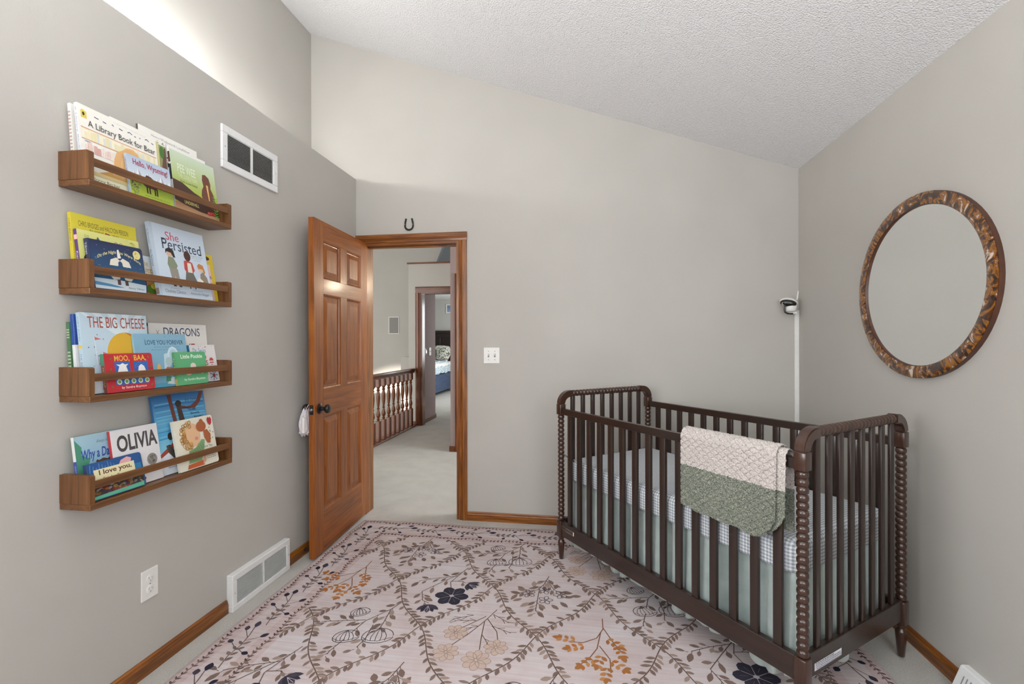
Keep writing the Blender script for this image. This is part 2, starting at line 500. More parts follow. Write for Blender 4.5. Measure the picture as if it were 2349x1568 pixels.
# local +y after rotation: (-sin, cos): with ang about -87 deg -> (+1, 0.05): so the wall side is negative y
door = thing('door_1', 'stained wooden six panel door standing open', None, kind='structure', mat=dm)
ST, MU = 0.112, 0.095
rows = [(0.262, 0.842), (1.008, 1.588), (1.682, 1.918)]
zr = [DB, 0.262, 0.842, 1.008, 1.588, 1.682, 1.918, DTOP]
for a, b in ((0, ST), (DW - ST, DW)): MB().box(a, b, -DT, 0, DB, DTOP, 0.0012).build('stile', M['door_z'], door)
for a, b in ((zr[0], zr[1]), (zr[2], zr[3]), (zr[4], zr[5]), (zr[6], zr[7])):
    MB().box(ST, DW - ST, -DT, 0, a, b, 0.0008).build('rail', M['door_x'], door)
mx0, mx1 = DW / 2 - MU / 2, DW / 2 + MU / 2
for z0, z1 in rows:
    MB().box(mx0, mx1, -DT, 0, z0, z1, 0.0008).build('mullion', M['door_z'], door)
    for a, b in ((ST, mx0), (mx1, DW - ST)):
        m2 = MB()
        for s in (0, 1):        # raised field on both faces: moulding slope, flat groove, bevelled field
            lv = [(0.0, 0.0), (0.008, 0.004), (0.012, 0.011), (0.018, 0.012), (0.046, 0.004), (0.050, 0.003)]
            rings = []
            for ins, dp in lv:
                y = -dp if s == 0 else -DT + dp
                rings.append([m2.bm.verts.new((x, y, z)) for x, z in ((a + ins, z0 + ins), (b - ins, z0 + ins), (b - ins, z1 - ins), (a + ins, z1 - ins))])
            for p, q in zip(rings, rings[1:]):
                for k in range(4): m2.bm.faces.new((p[k], p[(k + 1) % 4], q[(k + 1) % 4], q[k]))
            m2.bm.faces.new(rings[-1])
        bmesh.ops.recalc_face_normals(m2.bm, faces=m2.bm.faces)
        if sum(f.normal.y for f in m2.bm.faces if f.calc_center_median().y > -DT / 2) < 0: bmesh.ops.reverse_faces(m2.bm, faces=m2.bm.faces)
        m2.build('raised_panel', M['door_z'], door)
KX, KZ = DW - 0.062, 0.893
for s in (1, -1):
    y0 = 0.0 if s > 0 else -DT
    pr = [(0.031, 0.0), (0.032, 0.006), (0.026, 0.011), (0.013, 0.014), (0.011, 0.03), (0.016, 0.034), (0.025, 0.042), (0.0275, 0.052), (0.024, 0.061), (0.012, 0.066), (0.002, 0.067)]
    o = MB().lathe([(r, y0 + s * h) for r, h in pr], (KX, 0, KZ), 1, 20).build('door_knob', M['black'], door, 40)
MB().box(DW - 0.0005, DW + 0.0012, -DT + 0.006, -0.006, KZ - 0.029, KZ + 0.029).build('latch_plate', M['black'], door)
MB().lathe([(0.0085, 0), (0.008, 0.006), (0.005, 0.009)], (DW + 0.001, -DT / 2, KZ), 0, 12).build('latch_bolt', M['steel'], door, 40)
for z in (0.25, 1.02, 1.8): MB().lathe([(0.006, z - 0.045), (0.006, z + 0.045)], (0.002, -DT - 0.005, 0), 2, 10).build('hinge', M['black'], door, 40)

# ------------------------------------------------------------------ hall, foyer and far bedroom beyond the doorway
struct('floor_hall', MB().box(-2.66, 1.6, 3.45, 7.1, -0.12, 0.0), M['carpet'], 'carpet of the upstairs hall')
struct('floor_bedroom', MB().box(-5.6, -1.0, 7.1, 12.3, -0.12, 0.0), M['carpet'], 'carpet of the far bedroom')
struct('floor_foyer', MB().box(-6.6, -2.66, 3.45, 8.0, -2.8, -2.7), M['carpet'], 'floor of the stairwell below the railing')
HW = M['wallhall']
struct('wall_hall_right', MB().box(-1.55, -1.42, 5.37, 6.97, 0, 3.6), M['mauve_shade'], 'hall wall ending in a corner beside the doorway view')
struct('wall_hall_side', MB().box(-1.42, 1.6, 5.37, 5.47, 0, 3.6), HW)
struct('wall_hall_end', MB().box(1.5, 1.6, 3.45, 5.37, 0, 3.6), HW)
struct('wall_hall_far', MB().prism([(-2.68, 0), (-2.476, 0), (-2.476, 2.045), (-1.70, 2.045), (-1.70, 0), (-1.55, 0), (-1.55, 2.49), (-2.68, 2.49)], 1, 6.97, 7.08), HW, 'hall wall around the far bedroom doorway')
struct('wall_foyer_back', MB().prism([(-6.6, -2.7), (-2.69, -2.7), (-2.69, 2.6), (-2.60, 2.6), (-2.16, 3.65), (-6.6, 3.65)], 1, 8.0, 8.1), HW, 'tall stairwell wall with the small framed panel')
struct('wall_foyer_recess', MB().box(-3.2, 0.5, 9.0, 9.1, 2.5, 3.65), HW, 'shaded wall behind the high plant ledge')
struct('wall_foyer_side', MB().box(-6.7, -6.6, 3.45, 8.1, -2.7, 3.65), HW)
struct('wall_foyer_near', MB().box(-6.6, A2 - 0.1, 3.45, 3.56, -2.7, 3.65), HW)
struct('wall_landing', MB().box(-2.72, -2.66, 3.56, 7.0, -2.7, -0.0), HW)
struct('ceiling_hall', MB().box(-6.7, 1.7, 3.45, 9.1, 3.65, 3.75), M['flat_ceiling'])
struct('ceiling_bedroom', MB().box(-2.68, -1.0, 7.08, 12.3, 2.42, 2.485).box(-5.6, -2.68, 8.1, 12.3, 2.42, 2.485), M['flat_ceiling'], 'white ceiling of the far bedroom')
struct('wall_bedroom_return', MB().box(-2.60, -2.50, 7.08, 7.74, 0, 2.42), M['mauve_shade'], 'short wall with switches just inside the far bedroom')
struct('wall_bedroom_back', MB().box(-5.6, -1.0, 12.2, 12.3, 0, 2.42), HW, 'back wall of the far bedroom behind the bed')
struct('wall_bedroom_left', MB().box(-5.7, -5.6, 8.1, 12.3, 0, 2.42), HW)
struct('wall_bedroom_right', MB().box(-1.1, -1.0, 7.08, 12.3, 0, 2.42), HW)
struct('trim_2', MB().box(-2.70, -1.55, 6.955, 8.0, 2.49, 2.515, 0.003), M['cherry_x'], 'reddish wood cap along the high hall ledge')
tr = thing('trim_3', 'dark stained casing around the far bedroom doorway', None, kind='structure')
MB().prism([(-2.566 + a * 1.5, 6.97 - b) for a, b in CP], 2, 0, 2.045).build('casing_upright', M['cherry_z'], tr)
MB().prism([(6.97 - b, 2.135 - a * 1.5) for a, b in CP], 0, -2.566, -1.56).build('casing_head', M['cherry_x'], tr)
MB().box(-2.476, -2.457, 6.965, 7.085, 0, 2.045).build('jamb', M['cherry_z'], tr)
MB().box(-2.457, -1.70, 6.965, 7.085, 2.026, 2.045).build('head_jamb', M['cherry_x'], tr)
struct('trim_4', MB().box(-1.492, -1.43, 5.352, 5.3695, 0, 2.09, 0.003), M['cherry_z'], 'dark wood door casing at the hall corner')
struct('baseboard_hall', MB().box(-1.564, -1.493, 5.356, 5.369, 0, 0.065, 0.003).box(-1.564, -1.551, 5.369, 6.95, 0, 0.065, 0.003).box(-2.678, -2.567, 6.956, 6.969, 0, 0.065, 0.003), M['cherry_y'], 'stained baseboard of the hall')
struct('baseboard_bedroom', MB().box(-2.499, -2.486, 7.09, 7.752, 0, 0.07, 0.003), M['cherry_y'], 'baseboard of the short bedroom wall')
struct('trim_5', MB().box(-3.0, -2.69, 7.45, 7.999, -2.7, 1.04, 0.004), M['wallhall'], 'low white half wall beyond the railing')

# wall lamp in the hall, out of sight to the right of the doorway
sc_ = thing('wall_sconce', 'small warm wall lamp in the hall', 'lamp', (-0.53, 5.369, 1.80))
MB().box(-0.05, 0.05, -0.012, 0.0, -0.08, 0.08, 0.004).build('back_plate', M['steel'], sc_)
MB().tube([(0, -0.01, 0), (0, -0.06, -0.02), (0, -0.09, 0.0)], 0.007, 10).build('arm', M['steel'], sc_, 50)
MB().lathe([(0.03, 0.0), (0.05, 0.02), (0.062, 0.09), (0.060, 0.09), (0.048, 0.022), (0.02, 0.008)], (0, -0.09, 0), 2, 20).build('lamp_shade', M['white_plastic'], sc_, 40)
sl_ = bpy.data.lights.new('sconce_light', 'POINT'); sl_.shadow_soft_size = 0.06; sl_.energy = 17; sl_.color = (1.0, 0.86, 0.66)
so_ = bpy.data.objects.new('lamp_glow', sl_); COL.objects.link(so_); so_.parent = sc_; so_.location = (0, -0.09, 0.15)

# railing with turned balusters
rail = thing('stair_railing', 'stained wooden stair railing with turned balusters along the hall', 'railing', (-2.59, 6.2, 0))
MB().box(-0.032, 0.032, -1.6, 0.735, 0.835, 0.885, 0.014, 3).box(-0.02, 0.02, -1.6, 0.73, 0.818, 0.836).build('handrail', M['cherry_y'], rail, 50)
MB().box(-0.055, 0.05, -1.6, 0.735, 0.0, 0.018, 0.003).build('base_rail', M['cherry_y'], rail)
hb = 0.0285
bp = [(0.021, 0.335), (0.012, 0.345), (0.02, 0.356), (0.011, 0.367), (0.02, 0.385), (0.0235, 0.41), (0.016, 0.44), (0.01, 0.47), (0.019, 0.482), (0.01, 0.493), (0.014, 0.52), (0.0195, 0.57), (0.0215, 0.61), (0.019, 0.65), (0.013, 0.685), (0.021, 0.70), (0.012, 0.712), (0.02, 0.73), (0.02, 0.74)]
bp = [(r * 1.15, 0.282 + (z - 0.335) * (0.438 / 0.405)) for r, z in bp]
bm_ = MB().box(-hb, hb, -hb, hb, 0.018, 0.284, 0.004).lathe(bp, (0, 0, 0), 2, 12).box(-hb, hb, -hb, hb, 0.718, 0.82, 0.004)
b0 = bm_.build('baluster', M['cherry_z'], rail, 35)
b0.location = (0, -1.5, 0)
for k in range(1, 14):
    c = b0.copy(); COL.objects.link(c); c.parent = rail; c.location = (0, -1.5 + 0.163 * k, 0)

# framed panel on the stairwell wall, switches, bed
sp = thing('wall_speaker', 'small white framed grey speaker panel on the stairwell wall', 'speaker', (-3.345, 7.999, 1.583))
for a, b, c, d_ in ((-0.098, -0.085, -0.153, 0.153), (0.085, 0.098, -0.153, 0.153), (-0.085, 0.085, -0.153, -0.14), (-0.085, 0.085, 0.14, 0.153)):
    MB().box(a, b, -0.012, 0, c, d_, 0.002).build('frame', M['white_plastic'], sp)
n = N('speaker_grille'); v = n.coords(); n.bump(n.noise(v, 400, 1), 0.5, 0.002); M['grille'] = n.set(rough=0.8, col='#8f8f8d')
MB().box(-0.085, 0.085, -0.008, 0, -0.14, 0.14).build('grille', M['grille'], sp)


def plate_switch(name, label, mat, w_, h_, n_tog):
    t = thing(name, label, 'light switch', mat=mat)
    MB().box(-w_ / 2, w_ / 2, -h_ / 2, h_ / 2, 0, 0.006, 0.0022, 2).build('plate', M['white_plastic'], t)
    for k in range(n_tog):
        x = (k - (n_tog - 1) / 2) * 0.046
        MB().box(x - 0.0055, x + 0.0055, -0.0125, 0.0125, 0.006, 0.0072).build('toggle_slot', M['grille'], t)
        MB().box(x - 0.0042, x + 0.0042, 0.0, 0.010, 0.006, 0.016, 0.0015).build('toggle', M['white_plastic'], t)
        for y in (-0.0305, 0.0305):
            MB().lathe([(0.0032, 0.006), (0.0026, 0.0072)], (x, y, 0), 2, 10).build('screw', M['grille'], t)
    return t


back_frame = lambda x, z, y=D: Matrix(((1, 0, 0, x), (0, 0, -1, y), (0, 1, 0, z), (0, 0, 0, 1)))
plate_switch('light_switch', 'white double toggle switch plate on the wall right of the doorway', back_frame(-0.655, 1.1935), 0.116, 0.115, 2)
plate_switch('light_switch', 'white switch plate on the short wall in the far bedroom', Matrix(((0, 0, 1, -2.499), (1, 0, 0, 7.45), (0, 1, 0, 1.13), (0, 0, 0, 1))), 0.10, 0.13, 1)
t = thing('thermostat_dial', 'round white dial beside the far bedroom switch', 'thermostat', mat=Matrix(((0, 0, 1, -2.499), (1, 0, 0, 7.2), (0, 1, 0, 1.13), (0, 0, 0, 1))))
MB().lathe([(0.055, 0), (0.055, 0.012), (0.04, 0.02), (0.012, 0.022)], (0, 0, 0), 2, 20).build('dial', M['white_plastic'], t, 40)
MB().lathe([(0.03, 0.0205), (0.028, 0.026)], (0, 0, 0), 2, 16).build('dial_face', M['steel'], t, 40)

bed = thing('bed', 'bed with dark headboard, blue base and patterned quilt in the far bedroom', 'bed', (-4.15, 11.1, 0))
M['darkwood'] = wood('dark_headboard', '#1c1412', '#2a1d1a', '#352420', axis=0)
M['navy_base'] = plain('blue_base_fabric', '#3a4a66', 0.6, 0.15, 14)
n = N('leaf_print_quilt'); v = n.coords((1, 1, 1)); f = n.noise(v, 16, 2, 0.5, 3.0)
M['quilt'] = n.set(rough=0.85, col=n.ramp(f, [(0.42, '#8fa6b4'), (0.47, '#55707f'), (0.52, '#d8e2e4'), (0.6, '#cfdadd')]))
n = N('leopard_pillow'); v = n.coords(); f = n.noise(v, 22, 2, 0.5, 2.0)
M['leopard'] = n.set(rough=0.85, col=n.ramp(f, [(0.45, '#3a3a34'), (0.5, '#dcdccf')]))
M['green_cushion'] = plain('green_plush', '#3c4a36', 0.9, 0.2, 40)
M['white_sheet'] = plain('white_cotton', '#e6e3df', 0.85, 0.02)
mb = MB().box(-0.85, 0.85, 0.98, 1.05, 0.2, 1.56, 0.01)
mb.build('headboard', M['darkwood'], bed)
MB().box(-0.88, 0.88, 0.95, 1.08, 1.5, 1.58, 0.015, 2).build('headboard_cap', M['darkwood'], bed)
for k in range(4): MB().box(-0.8 + k * 0.41, -0.43 + k * 0.41, 0.965, 0.985, 0.75, 1.4, 0.008).build('headboard_panel', M['darkwood'], bed)
MB().box(-0.8, 0.8, -1.0, 0.98, 0.10, 0.52, 0.02, 2).build('bed_base', M['navy_base'], bed)
for sx in (-1, 1):
    for sy in (-0.9, 0.9): MB().lathe([(0.03, 0), (0.04, 0.1)], (sx * 0.72, sy, 0), 2, 12).build('leg', M['darkwood'], bed, 40)
MB().box(-0.8, 0.8, -1.0, 0.98, 0.52, 0.78, 0.06, 3).build('mattress', M['white_sheet'], bed, 50)


def quilt_fn(u, v):
    x = -0.87 + 1.74 * u; y = -1.06 + 1.5 * v
    e = max(0, abs(x) - 0.76) / 0.11; g = max(0, -0.94 - y) / 0.12
    z = 0.815 - 0.26 * min(1, max(e, g)) ** 0.8 + 0.012 * math.sin(x * 14 + y * 9) + 0.01 * math.sin(y * 21)
    return Vector((x, y, z))


q = MB().grid(quilt_fn, 40, 40).build('quilt', M['quilt'], bed, 60)
sm = q.modifiers.new('thick', 'SOLIDIFY'); sm.thickness = 0.02; sm.offset = -1


def pillow(name, label, mat, loc, sx, sy, th, tilt, rz=0):
    def fn(u, v):
        a = 2 * math.pi * u; b = math.pi * (v - 0.5)
        cx, cy = math.cos(a), math.sin(a); k = math.cos(b) ** 0.45
        p = max(abs(cx), abs(cy)) ** 0.6
        return Vector((sx * cx / p * k, sy * cy / p * k, th * math.sin(b)))
    o = MB().grid(fn, 40, 14, True)
    bmesh.ops.remove_doubles(o.bm, verts=o.bm.verts, dist=0.0004)
    o = o.build(name, mat, None, 80)
    o.location = loc; o.rotation_euler = (tilt, 0, rz)
    return tag(o, label, 'pillow')


pillow('pillow', 'black and cream spotted pillow against the dark headboard', M['leopard'], (-3.72, 11.86, 1.0), 0.30, 0.20, 0.09, R(68))
pillow('cushion', 'small dark green cushion in front of the spotted pillow', M['green_cushion'], (-3.92, 11.66, 0.96), 0.19, 0.15, 0.07, R(60))
pf = thing('framed_picture', 'white framed blue picture on the far bedroom wall', 'picture', (-3.50, 12.198, 2.17))
for a, b, c, d_ in ((-0.14, -0.11, -0.12, 0.12), (0.11, 0.14, -0.12, 0.12), (-0.11, 0.11, -0.12, -0.09), (-0.11, 0.11, 0.09, 0.12)):
    MB().box(a, b, -0.02, 0, c, d_, 0.003).build('frame', M['white_plastic'], pf)
MB().box(-0.11, 0.11, -0.008, 0, -0.09, 0.09).build('picture', plain('blue_print', '#7b8fae', 0.6, 0.15, 9), pf)

# ------------------------------------------------------------------ ledge lamp that lights the recess
lamp = thing('unseen_ledge_lamp', 'small white puck light lying on the high ledge above the top bookshelf', 'lamp', (-1.86, 2.02, LEDGE))
MB().lathe([(0.05, 0.0), (0.055, 0.003), (0.055, 0.010), (0.05, 0.014), (0.01, 0.015)], (0, 0, 0), 2, 24).build('lamp_body', M['white_plastic'], lamp, 40)
ll = bpy.data.lights.new('ledge_light', 'POINT'); ll.shadow_soft_size = 0.010; ll.energy = 20; ll.color = (1.0, 1.0, 1.0)
lo = bpy.data.objects.new('lamp_glow', ll); COL.objects.link(lo); lo.parent = lamp; lo.location = (0, 0, 0.027)

recess_fill = thing('unseen_ledge_lamp', 'added fill puck light, out of sight on the high ledge nearer the door wall', 'lamp', (-1.78, 2.72, LEDGE))  # second puck, added to lighten the far end of the recess wall
MB().lathe([(0.05, 0.0), (0.055, 0.003), (0.055, 0.010), (0.05, 0.014), (0.01, 0.015)], (0, 0, 0), 2, 24).build('lamp_body', M['white_plastic'], recess_fill, 40)
l2 = bpy.data.lights.new('ledge_light', 'POINT'); l2.shadow_soft_size = 0.010; l2.energy = 3.0; l2.color = (1.0, 0.97, 0.95)
lo = bpy.data.objects.new('lamp_glow', l2); COL.objects.link(lo); lo.parent = recess_fill; lo.location = (0, 0, 0.027)

# added fill lamp behind the viewer, built as a torchiere to brighten the ceiling
tl_ = thing('added_uplight', 'added unseen uplight behind the viewer, shaped as a tall white torchiere', 'lamp', (-0.85, -0.55, 0))
MB().lathe([(0.14, 0.0), (0.14, 0.012), (0.03, 0.03), (0.012, 0.04)], (0, 0, 0), 2, 28).build('base', M['white_metal'], tl_, 40)
MB().lathe([(0.011, 0.03), (0.011, 1.70)], (0, 0, 0), 2, 14).build('pole', M['white_metal'], tl_, 40)
MB().lathe([(0.02, 1.69), (0.10, 1.72), (0.16, 1.79), (0.158, 1.79), (0.098, 1.726), (0.02, 1.70)], (0, 0, 0), 2, 32).build('lamp_shade', M['white_metal'], tl_, 40)
tk = bpy.data.lights.new('ceiling_fill_light', 'AREA'); tk.shape = 'DISK'; tk.size = 0.24; tk.energy = 82; tk.color = (1.0, 1.0, 1.0)
to = bpy.data.objects.new('lamp_glow', tk); COL.objects.link(to); to.parent = tl_; to.location = (0, 0, 1.775); to.rotation_euler = (R(180), 0, 0)

# ------------------------------------------------------------------ vents, outlet, horseshoe on the walls
def vent(name, label, y, z, wd, ht, depth, nl, edge, tilt_in, mat):
    t = thing(name, label, 'vent', mat=left_wall_frame(y, z))
    e = edge
    f = MB()
    for a, b, c, d_ in ((0, wd, 0, e), (0, wd, ht - e, ht), (0, e, e, ht - e), (wd - e, wd, e, ht - e)):
        f.box(a, b, c, d_, 0, depth, 0.0025)
    f.build('frame', mat, t)
    MB().box(wd / 2 - 0.005, wd / 2 + 0.005, e, ht - e, depth * 0.3, depth - 0.001).build('divider', mat, t)
    MB().box(e, wd - e, e, ht - e, 0.0005, 0.002).build('duct_shade_sheet', M['hole_shade'], t)  # no hole is cut; a dark sheet paints in the shade behind the louvers
    g = MB(); p = (ht - 2 * e) / nl; th_ = 0.0009 if depth < 0.02 else 0.0014
    for k in range(nl):
        yc = e + p * (k + 0.5)
        rot = Matrix.Translation((0, yc, depth * 0.55)) @ Matrix.Rotation(R(tilt_in), 4, 'X')
        g.box(e, wd - e, -th_ / 2, th_ / 2, -depth * 0.42, depth * 0.42, mat=rot)
    g.build('louvers', mat, t, kind='stuff')
    for x in (e / 2, wd - e / 2):
        MB().lathe([(0.004, depth), (0.003, depth + 0.0015)], (x, ht * 0.5, 0), 2, 10).build('screw', M['steel'], t)
    return t


vent('air_vent', 'white louvered air return grille high on the wall beside the top bookshelf', 1.990, 2.122, 0.408, 0.205, 0.012, 19, 0.036, 28, M['white_metal'])
vent('air_vent', 'white louvered vent at floor level between the outlet and the open door', 2.022, 0.0, 0.444, 0.176, 0.034, 18, 0.03, -14, M['white_metal'])

t = thing('wall_outlet', 'white duplex electrical outlet on the wall above the left baseboard', 'outlet', mat=left_wall_frame(1.616, 0.347))
MB().box(-0.036, 0.036, -0.0585, 0.0585, 0, 0.0055, 0.002, 2).build('plate', M['white_plastic'], t)
for yy in (-0.021, 0.021):
    so = MB().lathe([(0.0165, 0.0055), (0.0165, 0.0068), (0.015, 0.0074)], (0, yy, 0), 2, 24).build('socket', M['white_plastic'], t, 40)
    MB().box(-0.0075, -0.0055, yy - 0.001, yy + 0.007, 0.0074, 0.0078).build('slot', M['grille'], so)
    MB().box(0.0055, 0.0075, yy - 0.001, yy + 0.006, 0.0074, 0.0078).build('slot', M['grille'], so)
    MB().lathe([(0.0022, 0.0074), (0.0022, 0.0078)], (0, yy - 0.008, 0), 2, 10).build('slot', M['grille'], so)
MB().lathe([(0.003, 0.0055), (0.0025, 0.0068)], (0, 0, 0), 2, 10).build('screw', M['steel'], t)

hs = thing('horseshoe', 'dark iron horseshoe hanging on the wall above the doorway', 'horseshoe', mat=back_frame(-1.274, 2.160))
def hpt(t_):
    # U shape: half circle at the toe, arms that close in slightly at the heels
    a = abs(t_); sg = 1 if t_ >= 0 else -1
    if a < 0.52:
        q = a / 0.52 * math.pi / 2; x, y = 0.0305 * math.sin(q), -0.012 - 0.028 * math.cos(q)
    else:
        q = (a - 0.52) / 0.48; x, y = 0.0305 - 0.009 * q * q, -0.012 + 0.055 * q
    return Vector((sg * x, y, 0.006))
pts = [hpt(-1 + 2 * k / 30) for k in range(31)]
MB().tube(pts, 0.006, 10, flat=(0.0065, 0.005)).build('shoe', M['iron'], hs, 50)
for s in (-0.62, 0.62):
    p = hpt(s); MB().lathe([(0.003, 0.0095), (0.0025, 0.0125)], (p.x, p.y, 0), 2, 10).build('nail', M['steel'], hs)

# register at the foot of the right wall
rg = thing('floor_register', 'white slanted baseboard register at the foot of the right wall', 'vent', (B_, 1.955, 0))
pr = [(0, 0.003), (-0.06, 0.003), (-0.062, 0.012), (-0.026, 0.104), (-0.02, 0.108), (0, 0.108)]
MB().prism(pr, 1, -0.385, 0.0).build('cover', M['white_metal'], rg)
nv = Vector((-(0.104 - 0.012), 0, -0.036)).normalized(); g = MB()
for k in range(22):
    y = -0.03 - k * 0.0155
    rot = Matrix.Translation((-0.0442 - 0.0006, y, 0.058)) @ Matrix.Rotation(math.atan2(0.036, 0.092), 4, 'Y')
    g.box(-0.0009, 0.0009, -0.0018, 0.0018, -0.027, 0.027, mat=rot)
g.build('slots', M['grille'], rg, kind='stuff')

# cable raceway and camera in the corner
rw = MB().box(1.364, B_ - 0.0005, 3.318, D - 0.0005, 0.064, 1.495, 0.003).build('cable_raceway', M['white_plastic'])
tag(rw, 'white plastic cable cover running down the corner from the camera', 'cable cover')
mc = thing('baby_monitor', 'white baby monitor camera with black face on top of the cable cover', 'camera', mat=Matrix.Translation((1.315, 3.262, 1.468)) @ Matrix.Rotation(R(-22), 4, 'Z'))
def ellip(cx, cy, cz_, rx, ry, rz_, nu=24, nv_=12, p=1.0):
    def fn(u, v):
        a = 2 * math.pi * u; b = math.pi * (v - 0.5)
        return Vector((cx + rx * math.copysign(abs(math.cos(a)) ** p, math.cos(a)) * math.cos(b), cy + ry * math.copysign(abs(math.sin(a)) ** p, math.sin(a)) * math.cos(b), cz_ + rz_ * math.sin(b)))
    m = MB().grid(fn, nu, nv_, True); bmesh.ops.remove_doubles(m.bm, verts=m.bm.verts, dist=0.0003); return m
MB().lathe([(0.018, 0.0), (0.030, 0.004), (0.034, 0.014), (0.036, 0.034), (0.034, 0.046), (0.026, 0.056), (0.01, 0.06)], (0, 0, 0.012), 2, 24).build('body', M['white_plastic'], mc, 50)
hd = Matrix.Translation((-0.012, -0.008, 0.074)) @ Matrix.Rotation(R(10), 4, 'Y') @ Matrix.Rotation(R(14), 4, 'X')
ellip(0, 0, 0, 0.052, 0.030, 0.030).xf(hd).build('head', M['white_plastic'], mc, 80)
ellip(0, -0.014, -0.003, 0.047, 0.0215, 0.0255).xf(hd).build('face', M['black'], mc, 80)
MB().tube([Vector((-0.026 + 0.008 * math.cos(a), -0.0285, -0.008 + 0.008 * math.sin(a))) for a in [2 * math.pi * k / 16 for k in range(16)]], 0.0022, 6, True).xf(hd).build('lens_ring', M['white_plastic'], mc, 80)
MB().lathe([(0.0065, -0.030), (0.0065, -0.026)], (-0.026, 0, -0.008), 1, 12).xf(hd).build('lens', M['black'], mc)
MB().tube([(0.035, 0.012, 0.09), (0.042, 0.014, 0.145)], [0.004, 0.003], 8).build('antenna', M['white_plastic'], mc, 50)
MB().tube([(-0.030, -0.030, 0.058), (-0.034, -0.032, 0.030), (-0.031, -0.03, 0.010), (-0.016, -0.022, 0.001), (0.012, -0.012, 0.0)], 0.0052, 10).build('arm', M['black'], mc, 60)
MB().box(-0.012, 0.036, 0.0, 0.050, 0.0, 0.014, 0.003).build('bracket', M['white_plastic'], mc)

# ------------------------------------------------------------------ round mirror with a mosaic shell frame
mir = thing('round_mirror', 'large round mirror with an amber and brown shell mosaic frame', 'mirror', (B_, 2.205, 1.5215))
RY, RZ_, FW, MD = 0.406, 0.384, 0.052, 0.023
n = N('mirror_glass'); M['mirror'] = n.set(rough=0.0, metal=1.0, col='#f4f6f5')
n = N('walnut_rim'); M['rim'] = plain('mirror_rim', '#4a2c1e', 0.45, 0.15, 20)
n = N('shell_mosaic'); tc = n.add('ShaderNodeTexCoord'); oi = n.add('ShaderNodeObjectInfo')
mp = n.add('ShaderNodeMapping'); n.link(tc.outputs['Object'], mp.inputs['Vector'])
cmb = n.add('ShaderNodeCombineXYZ'); n.link(n.math('MULTIPLY', oi.outputs['Random'], 9.0), cmb.inputs[0]); n.link(n.math('MULTIPLY', oi.outputs['Random'], 23.0), cmb.inputs[2])
n.link(cmb.outputs[0], mp.inputs['Location'])
f = n.noise(mp.outputs[0], 11, 2, 0.5, 3.4)
c = n.ramp(f, [(0.36, '#1e0e07'), (0.46, '#52290a'), (0.54, '#99600f'), (0.60, '#5f340e'), (0.68, '#cdb8a8')])
n.bump(f, 0.6, 0.006)
M['shell'] = n.set(rough=0.22, coat=0.8, col=c)
def ering(ry, rz, x, seg=72): return [Vector((x, ry * math.cos(2 * math.pi * k / seg), rz * math.sin(2 * math.pi * k / seg))) for k in range(seg)]
g = MB(); rings = [[g.bm.verts.new(p) for p in ering(RY - 0.002, RZ_ - 0.002, 0)], [g.bm.verts.new(p) for p in ering(RY - 0.001, RZ_ - 0.001, -MD + 0.004)], [g.bm.verts.new(p) for p in ering(RY - FW, RZ_ - FW, -MD + 0.004)], [g.bm.verts.new(p) for p in ering(RY - FW - 0.003, RZ_ - FW - 0.003, -0.008)]]
for a_, b_ in zip(rings, rings[1:]):
    for k in range(72): g.bm.faces.new((a_[k], a_[(k + 1) % 72], b_[(k + 1) % 72], b_[k]))
bmesh.ops.recalc_face_normals(g.bm, faces=g.bm.faces)
g.build('rim', M['rim'], mir, 40)
g = MB(); vs = [g.bm.verts.new(p) for p in ering(RY - FW, RZ_ - FW, -0.012)]; vb = [g.bm.verts.new(p) for p in ering(RY - FW, RZ_ - FW, -0.006)]
g.bm.faces.new(vs); g.bm.faces.new(vb[::-1])
for k in range(72): g.bm.faces.new((vs[k], vs[(k + 1) % 72], vb[(k + 1) % 72], vb[k]))
bmesh.ops.recalc_face_normals(g.bm, faces=g.bm.faces)
g.build('mirror_glass', M['mirror'], mir)
rnd = random.Random(3); NT = 46; cuts = [k + rnd.uniform(-0.22, 0.22) for k in range(NT)]
for k in range(NT):
    a0 = 2 * math.pi * (cuts[k] + 0.012) / NT; a1 = 2 * math.pi * ((cuts[(k + 1) % NT] + (NT if k == NT - 1 else 0)) - 0.012) / NT
    def tf(u, v):
        a = a0 + (a1 - a0) * u; ins = 0.0015 + (FW - 0.003) * v
        hgt = 0.0045 * (math.sin(math.pi * min(1, max(0, v))) ** 0.5) * (0.75 + 0.25 * math.sin(math.pi * u)) + 0.001
        return Vector((-MD + 0.004 - hgt, (RY - ins) * math.cos(a), (RZ_ - ins) * math.sin(a)))
    g = MB().grid(tf, 3, 4); bmesh.ops.recalc_face_normals(g.bm, faces=g.bm.faces)
    if sum(f_.normal.x for f_ in g.bm.faces) > 0: bmesh.ops.reverse_faces(g.bm, faces=g.bm.faces)
    g.build('shell_tile', M['shell'], mir, 60)

